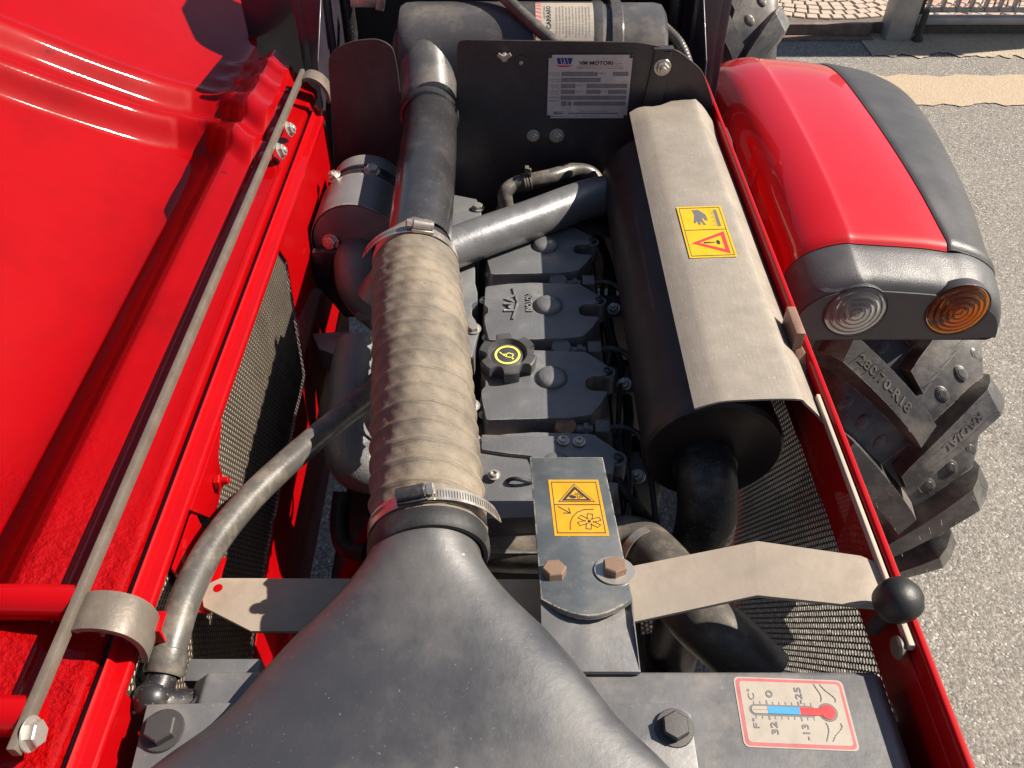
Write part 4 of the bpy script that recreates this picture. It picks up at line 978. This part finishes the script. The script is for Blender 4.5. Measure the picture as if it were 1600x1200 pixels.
# casting of the pump side (tall box below the third cover)
q = cz([(752, 678), (905, 681), (930, 700), (962, 716), (958, 740), (845, 742), (830, 712), (790, 708), (752, 702)], .935)
mb = MB(); mb.prism([p + V((0, 0, -.10)) for p in q], (0, 0, .10)); part('front_cover', mb, 'engine', T, bevel=.003, label='grey front casting beside the bracket')
q = cz([(753, 700), (835, 712), (835, 790), (790, 800), (757, 770)], .90)
mb = MB(); mb.prism([p + V((0, 0, -.12)) for p in q], (0, 0, .12)); part('front_casting', mb, 'engine', T, bevel=.004)
lug = atz(962, 718, .92); mb = MB(); mb.lathe([(0, -.05), (.013, -.05), (.013, 0), (.011, .002), (.006, .002), (.005, -.006), (0, -.006)], lug, (0, 0, 1), 24); part('lug', mb, 'engine', T)
mb = MB(); mb.tube(smooth_path([atz(955, 728, .91), atz(975, 770, .89), atz(1000, 795, .87), atz(1035, 835, .84)], 6), .006, 10); part('cable', mb, 'rubber', T)
# left bank: intake cover strip partly under the hose
q = cz([(690, 300), (745, 311), (752, 330), (752, 352), (742, 365), (742, 440), (746, 456), (746, 470), (737, 474), (737, 492), (743, 500), (749, 515), (744, 530), (737, 560), (736, 625), (744, 640), (742, 655), (734, 670), (738, 725), (690, 740)], .925)
mb = MB(); mb.prism([p + V((0, 0, -.045)) for p in q], (0, 0, .045)); mc = part('manifold_cover', mb, 'engine', T, bevel=.002, label='grey manifold cover strip beneath the corrugated hose')
for px, py in ((747, 325), (740, 514), (737, 634), (738, 688)): bolt(atz(px, py, .927), (0, -.1, 1), .0075, mc, 'zinc', True, 0)
# oil filler cap
oc = atz(793, 552, .948); up = V((.0, -.06, 1)).normalized(); uu, vv, _ = basis(up)
mb = MB(); n = 168; rings = []
for h, k in ((-.026, .93), (-.024, .97), (-.004, 1.0), (0, .985), (.0015, .94)):
    ring = []
    for i in range(n):
        a = 2 * math.pi * i / n; da_ = abs(((a + .9) * 6 / math.pi) % 2 - 1) / 6 * math.pi; r_ = .0365 - .0095 * max(0, 1 - (da_ / .25) ** 2) ** .5
        ring.append(oc + (uu * math.cos(a) + vv * math.sin(a)) * r_ * k + up * h)
    rings.append(ring)
for r_, h in ((.0245, .0018), (.0225, -.0015), (.0205, -.0045), (.0185, -.0035), (.0001, -.003)): rings.append([oc + (uu * math.cos(2 * math.pi * i / n) + vv * math.sin(2 * math.pi * i / n)) * r_ + up * h for i in range(n)])
mb.loft(rings); cap = part('oil_filler_cap', mb, 'cap', T, smooth=32, label='six-lobed black oil filler cap with a yellow ring')
part('filler_neck', MB().lathe([(.022, 0), (.022, .05)], oc - V((0, 0, .07)), (0, 0, 1), 28), 'cast', cap)
d = Decal(lambda a, b, h: oc + V((1, 0, 0)) * a + V((0, 1, .06)) * b + up * (h - .0032))
ro, ri = .0160, .0132
for i in range(40):
    a, b = 2 * math.pi * i / 40, 2 * math.pi * (i + 1) / 40
    d.poly([(ri * math.cos(a), ri * math.sin(a)), (ro * math.cos(a), ro * math.sin(a)), (ro * math.cos(b), ro * math.sin(b)), (ri * math.cos(b), ri * math.sin(b))], 0, 1)
d.line([(-.009, .004), (-.006, .0005), (-.001, -.0035), (.0055, -.0045)], .0012, 0, 1); d.line([(-.006, .0008), (-.001, .0012), (.001, .0035), (.0075, .001), (.0055, -.0045)], .0012, 0, 1); d.line([(-.0015, -.003), (-.001, .001)], .0009, 0, 1); d.disc((.0065, -.0065), .0013, 0, 1, 10); d.disc((-.0095, .0045), .0009, 0, 1, 8)
d.part('oil_can_symbol', ['yellow_cap'], cap, 'yellow ring with an oil can pictogram')
# ---- alternator-like pump at the rear left
AX, AZ2 = -.226, .945
mb = MB(); mb.lathe([(0, 0), (.045, 0), (.061, .004), (.063, .008), (.063, .092), (.060, .094), (.050, .100), (.050, .118), (.059, .120), (.0605, .124), (.0605, .150), (.058, .152), (0, .152)], (AX, 1.005, AZ2), (.02, 1, .0), 64)
al = part('drum_housing', mb, 'drumgrey', T, label='grey drum shaped housing beside the bulkhead plate')
mb = MB(); mb.lathe([(.0632, 0), (.0648, 0), (.0648, .082), (.0632, .082)], (AX, 1.008, AZ2), (.02, 1, 0), 64, cap=False); part('drum_band', mb, 'drumgrey', al)
mb = MB(); mb.lathe([(.0505, 0), (.0600, .001), (.0612, .004), (.0612, .010), (.0575, .012), (.0575, .016), (.0612, .018), (.0612, .022), (.056, .024)], (AX + .002, 1.103, AZ2), (.02, 1, 0), 64, cap=False); part('drum_cap', mb, 'black_paint', al)
bolt((AX - .038, 1.104, AZ2 + .052), (-.5, -.2, .8), .0085, al, 'zinc', True, .3); bolt((AX + .018, 1.108, AZ2 + .060), (.2, -.1, .9), .009, al, 'zinc', True, .0)
bolt((AX - .035, 1.003, AZ2 + .005), (-.2, -1, .3), .0095, al, 'zinc', True, .1)
mb = MB(); mb.tube(smooth_path([V((AX + .0, 1.01, AZ2 - .02)), V((AX + .002, .975, AZ2 - .018)), V((AX + .012, .945, AZ2 - .038)), V((AX + .05, .93, AZ2 - .075)), V((AX + .10, .92, AZ2 - .10)), V((AX + .14, .91, AZ2 - .105))], 8), .031, 32); part('drum_elbow', mb, 'cast', al, label='dark elbow pipe in front of the drum housing')
mb = MB(); mb.prism([V((AX - .06, .985, AZ2 - .0)), V((AX + .05, .985, AZ2 + .0)), V((AX + .05, .985, AZ2 - .12)), V((AX - .03, .985, AZ2 - .12)), V((AX - .066, .985, AZ2 - .05))], (0, .012, 0)); part('drum_bracket', mb, 'black_paint', al, bevel=.002)
# ---- manifold castings on the left side
m0 = atz(548, 560, .90)
mb = MB(); mb.tube(smooth_path([atz(560, 545, .895), atz(553, 580, .893), atz(548, 640, .890), atz(546, 690, .886), atz(556, 722, .88), atz(590, 730, .875), atz(640, 715, .87)], 8), [.030] * 8 * 3 + [.031] * 8 * 2 + [.034] * 9, 32); mn = part('manifold', mb, 'cast', T, label='rough grey cast manifold left of the corrugated hose')
mb = MB(); q = [atz(*p, .875) for p in ((486, 520), (545, 516), (590, 535), (590, 560), (540, 560), (498, 545))]; mb.prism([p + V((0, 0, -.04)) for p in q], (0, 0, .04)); part('manifold_flange', mb, 'cast', mn, bevel=.004)
mb = MB(); mb.box(atz(574, 490, .89), (.03, .02, .012)); part('manifold_boss', mb, 'cast', mn, bevel=.003)
mb = MB(); mb.lathe([(.026, 0), (.031, .002), (.031, .01), (.026, .012)], atz(585, 655, .905), (.9, .0, .45), 30, cap=False); part('manifold_port', mb, 'cast', mn)
mb = MB(); mb.tube(smooth_path([atz(535, 770, .80), atz(530, 820, .78), atz(540, 855, .77), atz(570, 862, .77)], 8), .012, 16); part('drain_hose', mb, 'rubber', T)
mb = MB(); mb.box((-.145, .64, .80), (.03, .16, .10)); part('engine_side', mb, 'dark', T, bevel=.005)
# red chassis piece low on the left
q = [V((-.215, .57, .74)), V((-.19, .60, .78)), V((-.175, .62, .80)), V((-.19, .56, .72)), V((-.165, .50, .60)), V((-.21, .50, .60))]
mb = MB(); mb.prism(q, (-.004, .0, .004)); part('chassis_gusset', mb, 'red', T, bevel=.001, label='red chassis gusset low in the engine bay')
mb = MB(); mb.prism([V((-.275, .47, .62)), V((-.205, .47, .62)), V((-.195, .47, .74)), V((-.215, .47, .86)), V((-.275, .47, .90))], (0, .006, 0)); part('chassis_plate', mb, 'red', T, bevel=.001)
mb = MB(); mb.box((-.23, .80, .58), (.05, 1.0, .10)); part('chassis_beam', mb, 'black_paint', T, bevel=.004)
mb = MB(); mb.box((.20, .80, .56), (.05, 1.0, .10)); part('chassis_beam', mb, 'black_paint', T, bevel=.004)
# ---- radiator hoses
part('radiator_hose', MB().tube(smooth_path([atz(700, 838, .865), atz(780, 850, .872), atz(880, 852, .875), atz(985, 850, .885), atz(1035, 885, .905), atz(1085, 955, .925), atz(1140, 1005, .925), atz(1195, 1060, .91)], 8), .0305, 32), 'hose', T, label='thick dusty radiator hose curving under the cross strip')
hz_ = [atz(640, 545, .915), atz(582, 612, .955), atz(520, 662, .985), atz(450, 722, 1.005), atz(385, 785, 1.015), atz(330, 855, 1.022), atz(292, 930, 1.026), atz(272, 990, 1.024), atz(258, 1040, 1.018)]
part('breather_hose', MB().tube(smooth_path(hz_, 8), .0132, 24), 'hose', T, label='slender dusty hose curving down to the radiator corner')
ea = (hz_[-1] - hz_[-2]).normalized()
part('hose_ferrule', MB().lathe([(.0135, 0), (.0152, .001), (.0155, .018), (.0140, .020)], hz_[-1] - ea * .012, ea, 28, cap=False), 'hose', T)
mb = MB(); mb.tube(smooth_path([hz_[-1], hz_[-1] + ea * .014, atz(240, 1088, 1.014), atz(262, 1100, 1.006), atz(300, 1100, 1.0)], 6), .0115, 22); mb.sphere(atz(238, 1092, 1.014), .0145); part('elbow_fitting', mb, 'black_paint', T, label='shiny black elbow under the slender hose')
part('tank_cap_stub', MB().box(atz(222, 1055, 1.005), (.006, .012, .022)), 'cast', T, bevel=.002)
# ---- hinge bar and hooks
BX, BZ = -.3235, 1.088
mb = MB(); mb.loft([[V((BX - .0032, y, BZ - .006)), V((BX + .003, y, BZ - .006)), V((BX + .003, y, BZ + .005)), V((BX - .0032, y, BZ + .005))] for y in (.222, .5, .8, 1.1, 1.262)])
hb = part('hinge_bar', mb, 'bar', T, bevel=.0012, label='long grey flat steel bar along the bonnet edge')
def hook(y, w, pts, nm, lab):
    mb = MB(); path = smooth_path([(a, 0, b) for a, b in pts], 5); rings = []
    for i, p in enumerate(path):
        t = (path[min(i + 1, len(path) - 1)] - path[max(0, i - 1)]).normalized(); n_ = V((-t.z, 0, t.x)) * .0028
        rings.append([V((p.x, y - w / 2, p.z)) + n_, V((p.x, y + w / 2, p.z)) + n_, V((p.x, y + w / 2, p.z)) - n_, V((p.x, y - w / 2, p.z)) - n_])
    mb.loft(rings); return part(nm, mb, 'bar', hb, bevel=.001, label=lab)
hook(.326, .032, [(BX + .004, 1.084), (-.312, 1.087), (-.298, 1.086), (-.285, 1.079), (-.2785, 1.066), (-.2785, 1.050), (-.282, 1.038)], 'hinge_hook', 'thick curved steel hook welded to the bar')
hook(1.248, .030, [(BX + .004, 1.086), (-.310, 1.089), (-.296, 1.083), (-.286, 1.068), (-.284, 1.050)], 'hinge_hook', None)
for y in (.236,): bolt((BX + .0035, y, BZ - .004), (1, 0, .1), .0088, hb, 'zinc', True, .0)
for px, py in ((443, 198), (430, 232)): 
    p = atz(px, py, 1.078); bolt((BX + .006, p.y, 1.074), (1, 0, .3), .0085, hb, 'zinc', True, .25)
for y in (1.03, 1.10):
    mb = MB(); mb.box((-.335, y, 1.071), (.018, .018, .006)); part('hinge_lug', mb, 'red', hb, bevel=.002)
# slots seen beside the bolts
for px, py in ((437, 217), (421, 248)):
    p = atz(px, py, 1.06); mb = MB(); mb.box((p.x, p.y, 1.0665), (.006, .012, .0008)); part('slot', mb, 'dark', hood, bevel=.0003)

# return line, loom and pipes on the muffler side of the covers
for k, (x, z, r) in enumerate(((.128, .875, .0045), (.142, .86, .0035), (.150, .84, .007))):
    pts = [V((x + .008 * math.sin(i * 1.7 + k), .56 + i * .07, z + .010 * math.sin(i * 2.1 + k * 2))) for i in range(10)]
    part('fuel_line' if r < .006 else 'wiring_loom', MB().tube(smooth_path(pts, 6), r, 12), 'darkbolt' if r < .006 else 'rubber', T)
for y in (.64, .80, .96):
    bolt((.150, y, .862), (-.3, -.2, 1), .0075, T, 'zinc', True, .3)
    part('pump_body', MB().box((.160, y + .03, .80), (.05, .055, .09)), 'cast', T, bevel=.006)

for k, (x, z, r) in enumerate(((-.055, .872, .0055), (-.066, .86, .004))):
    pts = [V((x + .004 * math.sin(i * 1.3 + k), .50 + i * .08, z + .008 * math.sin(i * 1.9 + k))) for i in range(9)]
    part('wiring_loom', MB().tube(smooth_path(pts, 6), r, 10), 'rubber', T)
# gasket lines under the covers and small fixings along the manifold cover
for i, c_ in CV.items():
    cc_ = WL[c_.name]; part('gasket', MB().box((cc_.x, cc_.y - .004, CZ - .0352), (.158, .1405, .0016)), 'rust', c_)
for (px, py, z) in ((757, 470, .915), (760, 582, .915), (765, 800, .86), (800, 795, .86), (772, 742, .935), (905, 690, .937), (880, 688, .937)):
    cap_screw(atz(px, py, z), (0, -.05, 1), .0048, T)
# banjo fitting, sensor and wires in front of the covers
sn = atz(790, 760, .91); part('sensor', MB().lathe([(0, -.02), (.010, -.02), (.010, 0), (.007, .001), (.007, .014), (0, .015)], sn, (.1, -.3, 1), 18), 'zinc', T)
part('sensor_wire', MB().tube(smooth_path([sn + V((0, -.004, .013)), sn + V((.01, -.012, .028)), sn + V((.03, -.01, .02)), sn + V((.05, .02, -.01)), sn + V((.07, .06, -.05))], 6), .0024, 8), 'rubber', T)
for (a, b, z) in ((1008, 868, .895),):
    ax_ = (atz(1035, 885, .905) - atz(985, 850, .885)).normalized(); part('hose_clip', MB().lathe([(.0305, -.005), (.0316, -.005), (.0316, .005), (.0305, .005)], atz(a, b, z), ax_, 36, cap=False), 'clamp', T)
# ---- front wheel
def wheel(cx, cy, R0, hw, nl, a_off, sweep, label, rimr, detail=True):
    cz0 = R0 - .004
    root = bpy.data.objects.new('wheel', None); COL.objects.link(root); WL[root.name] = V((cx, cy, cz0)); root.location = V((cx, cy, cz0)) - wloc(T); root.parent = T; root['label'] = label
    def pt(x, r, a): return V((cx + x, cy + r * math.cos(a), cz0 + r * math.sin(a)))
    Rc = R0 - .038
    mb = MB()
    prof = [(-hw * .70, rimr), (-hw * .93, rimr + .05), (-hw * 1.0, rimr + .10), (-hw * .97, Rc - .045), (-hw * .88, Rc - .014), (-hw * .6, Rc - .004), (0, Rc), (hw * .6, Rc - .004), (hw * .88, Rc - .014), (hw * .97, Rc - .045), (hw * 1.0, rimr + .10), (hw * .93, rimr + .05), (hw * .70, rimr)]
    pf = smooth_path([(a, 0, b) for a, b in prof], 4)
    n = 96
    mb.loft([[pt(q.x, q.z, 2 * math.pi * k / n) for k in range(n)] for q in pf], cap=False)
    # curved lugs, alternating sides
    for i in range(nl):
        for side in (-1, 1):
            a0 = a_off + 2 * math.pi * (i + (.5 if side > 0 else 0)) / nl
            rings = []; m = 12
            for k in range(m + 1):
                t = k / m
                x = side * (-.012 + t * (hw * 1.04 + .012)); a = a0 + sweep * (t ** .88)
                drop = .002 + .010 * t * t + (.035 * sm(.86, 1.0, t))
                w = .0185 + .004 * t; wb = w + .010
                da = w / R0; db = wb / R0
                dx = .55 * (w); dxb = .55 * wb
                s_ = side
                rt_ = R0 - drop; rb_ = Rc - .012 - .05 * sm(.8, 1, t)
                rings.append([pt(x - s_ * dxb, rb_, a - db), pt(x - s_ * dx, rt_, a - da), pt(x + s_ * dx, rt_, a + da), pt(x + s_ * dxb, rb_, a + db)])
            mb.loft(rings)
            if detail:
                for k, t in enumerate((.35, .58, .80)):      # oval studs in the gap between two lugs
                    x = side * t * hw; a = a0 + sweep * (t ** .88) + math.pi / nl * 1.0
                    for (r1, r2, h0, h1) in ((.016, .014, -.004, .0032), (.010, .0088, .0, .0040)):
                        rings = []
                        for (f_, h) in ((1.0, h0), (1.0, h1 * .7), (.85, h1), (.0, h1)):
                            rg_ = []
                            for q in range(18):
                                th = 2 * math.pi * q / 18; ux = math.cos(th) * r1 * .62 * f_; uy = math.sin(th) * r1 * f_
                                xx = x + side * (ux * .8 + uy * .5) ; aa = a + (uy * .85 - ux * .5) / R0 * 1.0
                                yk = abs(xx) / hw; rs = Rc - .004 * min(1, yk / .6) - .010 * sm(.6, .88, yk) - .03 * sm(.88, 1, yk)
                                rg_.append(pt(xx, rs + h, aa))
                            rings.append(rg_)
                        mb.loft(rings)
            if detail and abs(((a0 + sweep * .5) % (2 * math.pi)) - 2.4) < 1.1:   # fine rubber whiskers left by the mould
                for k in range(9):
                    t = .08 + .1 * k + random.uniform(-.02, .02); x = side * t * hw; a = a0 + sweep * (t ** .88) + random.choice((-1, 1)) * .9 * (.0185 + .004 * t) / R0
                    b0_ = pt(x, R0 - .012 - .01 * t * t, a); e_ = pt(x + random.uniform(-.004, .004), R0 + random.uniform(.002, .009), a + random.uniform(-.02, .02))
                    mb.tube([b0_, e_], .0005, 3)
    ty = part('tyre', mb, 'tyre', root, smooth=34)
    mb = MB(); mb.lathe([(rimr - .03, -hw * .72), (rimr + .004, -hw * .72), (rimr + .006, -hw * .66), (rimr - .02, -hw * .55), (rimr - .03, 0), (rimr - .02, hw * .55), (rimr + .006, hw * .66), (rimr + .004, hw * .72), (rimr - .03, hw * .72)], (cx, cy, cz0), (1, 0, 0), 64)
    part('rim', mb, 'paper', root)
    return root, pt
WY, WX, WR = 1.27, .662, .425
wh, wpt = wheel(WX, WY, WR, .137, 15, R(90) + .19, -.40, 'front wheel with deep lugged agricultural tyre', .235)
# moulded tyre lettering on two lugs: raised text following the lug
def lug_text(s_, side, i, nl, a_off, sweep, hw, R0, t0, t1, h, flip):
    vs2, fs2 = text_geo(s_, .02); a0 = a_off + 2 * math.pi * (i + (.5 if side > 0 else 0)) / nl; P_ = []
    for a, b in vs2:
        t = t0 + (t1 - t0) * a; x = side * (-.012 + t * (hw * 1.04 + .012)); an = a0 + sweep * (t ** .88) + (b - .5) * flip * h / R0
        P_.append((x + side * (b - .5) * flip * h * .55, R0 - .002 - .010 * t * t, an))
    mb = MB(); top = mb.vs([wpt(x, r + .0007, an) for x, r, an in P_]); bot = mb.vs([wpt(x, r - .002, an) for x, r, an in P_])
    edges = set()
    for f in fs2:
        mb.face([top[k] for k in f])
        for p, q in zip(f, f[1:] + f[:1]): edges.add((p, q))
    for p, q in edges:
        if (q, p) not in edges: mb.face([top[p], top[q], bot[q], bot[p]])
    part('moulded_lettering', mb, 'tyre', wh, smooth=20, norm=False)
LUGTXT = True
if LUGTXT:
    lug_text('280/70-R18', -1, 2, 15, R(90) + .19, -.40, .137, WR, .74, .22, .014, -1)
    lug_text('RADIAL', 1, 2, 15, R(90) + .19, -.40, .137, WR, .70, .34, .014, 1)
part('axle', MB().lathe([(0, 0), (.06, 0), (.06, .5), (0, .5)], (.1, WY, .42), (1, 0, 0), 24), 'black_paint', T)
wheel(.52, 2.42, .56, .125, 15, .1, -.40, 'rear wheel with large lugs behind the cowl', .30, True)
# ---- fender
fx = [(.366, .955), (.372, .982), (.388, 1.002), (.412, 1.014), (.440, 1.020), (.452, 1.0185), (.500, 1.015), (.545, 1.011), (.576, 1.006)]
fx2 = [(.577, 1.007), (.583, 1.008), (.598, 1.004), (.624, .994), (.648, .977), (.661, .954), (.665, .93), (.665, .897)]
fs_ = [(.914, -.010, 0), (.924, -.003, 0), (.95, .0, 0), (1.05, .008, -.020), (1.18, .011, -.040), (1.32, .009, -.058), (1.44, .002, -.062), (1.53, -.02, -.055), (1.60, -.06, -.04), (1.67, -.14, -.03), (1.72, -.25, -.02)]
def fend(pr, m, nm, lab, ext=0):
    p3 = smooth_path([(a, 0, b) for a, b in pr], 4); s3 = smooth_path([(a, b, c_) for a, b, c_ in fs_], 6)
    return part(nm, MB().grid([[V((q.x - s.z * max(0, (q.x - .577) / .088) , s.x + ext * (1 if s.x > 1.2 else 0), q.z + s.y)) for q in p3] for s in s3]), m, FD, solid=.004, smooth=40, label=lab)
FD = bpy.data.objects.new('fender', None); COL.objects.link(FD); WL[FD.name] = V((.53, 1.2, .9)); FD.location = WL[FD.name] - wloc(T); FD.parent = T; FD['label'] = 'red mudguard with black edge and front lamps over the wheel'
fend(fx, 'fender_red', 'fender_shell', 'smooth glossy red fender shell'); fend(fx2, 'fender_black', 'fender_edge', 'matt black plastic fender edge')
# grey nose with lamps
nose = MB(); outer = smooth_path([(a, 0, b) for a, b in fx + fx2[2:]], 3)
def nz(k, y, inset, zlow):
    return [V((p.x + (inset if p.x < .45 else -inset * (1 if p.x > .62 else .0)), y, max(zlow, p.z - .0105 - k))) for p in outer]
rings = []
for y, k, ins in ((.935, .001, 0), (.913, .001, 0), (.90, .004, .001), (.885, .009, .002), (.872, .0145, .004), (.864, .019, .006), (.859, .025, .008), (.857, .031, .0095)):
    rings.append(nz(k, y, ins, .896))
nose.grid(rings); part('nose_bezel', nose, 'fender_grey', FD, smooth=40, solid=.003)
face_ = [p + V((0, .0004, 0)) for p in rings[-1]]
cut = [V((p.x, p.y, p.z)) for p in face_]
pl = cut + [V((cut[-1].x - .012, .8575, .893)), V((.392, .8575, .893))]
mb = MB(); mb.poly(pl); nf = part('nose_panel', mb, 'fender_grey', FD, solid=.003, smooth=0, label='grey plastic lamp panel on the front of the fender')
mb = MB(); mb.box((.515, .885, .894), (.24, .06, .003)); part('nose_floor', mb, 'fender_grey', FD)
mb = MB(); a_ = [aty(*p, .8575) for p in ((1378, 512), (1405, 463), (1456, 461), (1452, 513))]; b_ = [p + V((0, -.0012, 0)) for p in a_]; mb.prism(rounded(a_, .006, 3), (0, -.0014, 0)); part('nose_blank', mb, 'fender_grey', FD, bevel=.0005, seg=1)
for (px, py, lens, nm, lab) in ((1336, 486, 'clear_lens', 'side_lamp', 'clear ribbed round side lamp'), (1496, 484, 'amber_lens', 'indicator_lamp', 'amber ribbed round indicator lamp')):
    c_ = aty(px, py, .855); ax_ = (0, -1, .05)
    mb = MB(); mb.lathe([(.0420, -.012), (.0420, .001), (.0410, .0022), (.0397, .001), (.0397, -.012)], c_, ax_, 48, cap=False); lr = part(nm, mb, 'fender_black', FD, label=lab)
    mb = MB(); mb.lathe([(.0393, -.006), (.030, -.010), (.015, -.015), (.005, -.017), (0, -.017)], c_, ax_, 40, cap=False); part('reflector', mb, 'lampwhite', lr)
    pr = []; 
    for k in range(41):
        t = k / 40; r_ = .0392 * (1 - t); pr.append((r_, .003 + .0075 * (1 - (r_ / .0392) ** 2) + .0011 * math.sin(t * 2 * math.pi * 5)))
    back = [(r_, h - .0022 - .0011 * math.sin((1 - r_ / .0392) * 2 * math.pi * 5)) for r_, h in pr[::-1]]
    mb = MB(); mb.lathe(pr + back, c_, ax_, 48, cap=False); part('lens', mb, lens, lr)
    mb = MB(); mb.sphere(c_ + V((0, .006, 0)), .008); part('bulb', mb, 'clear_lens' if lens == 'clear_lens' else 'amber_lens', lr)
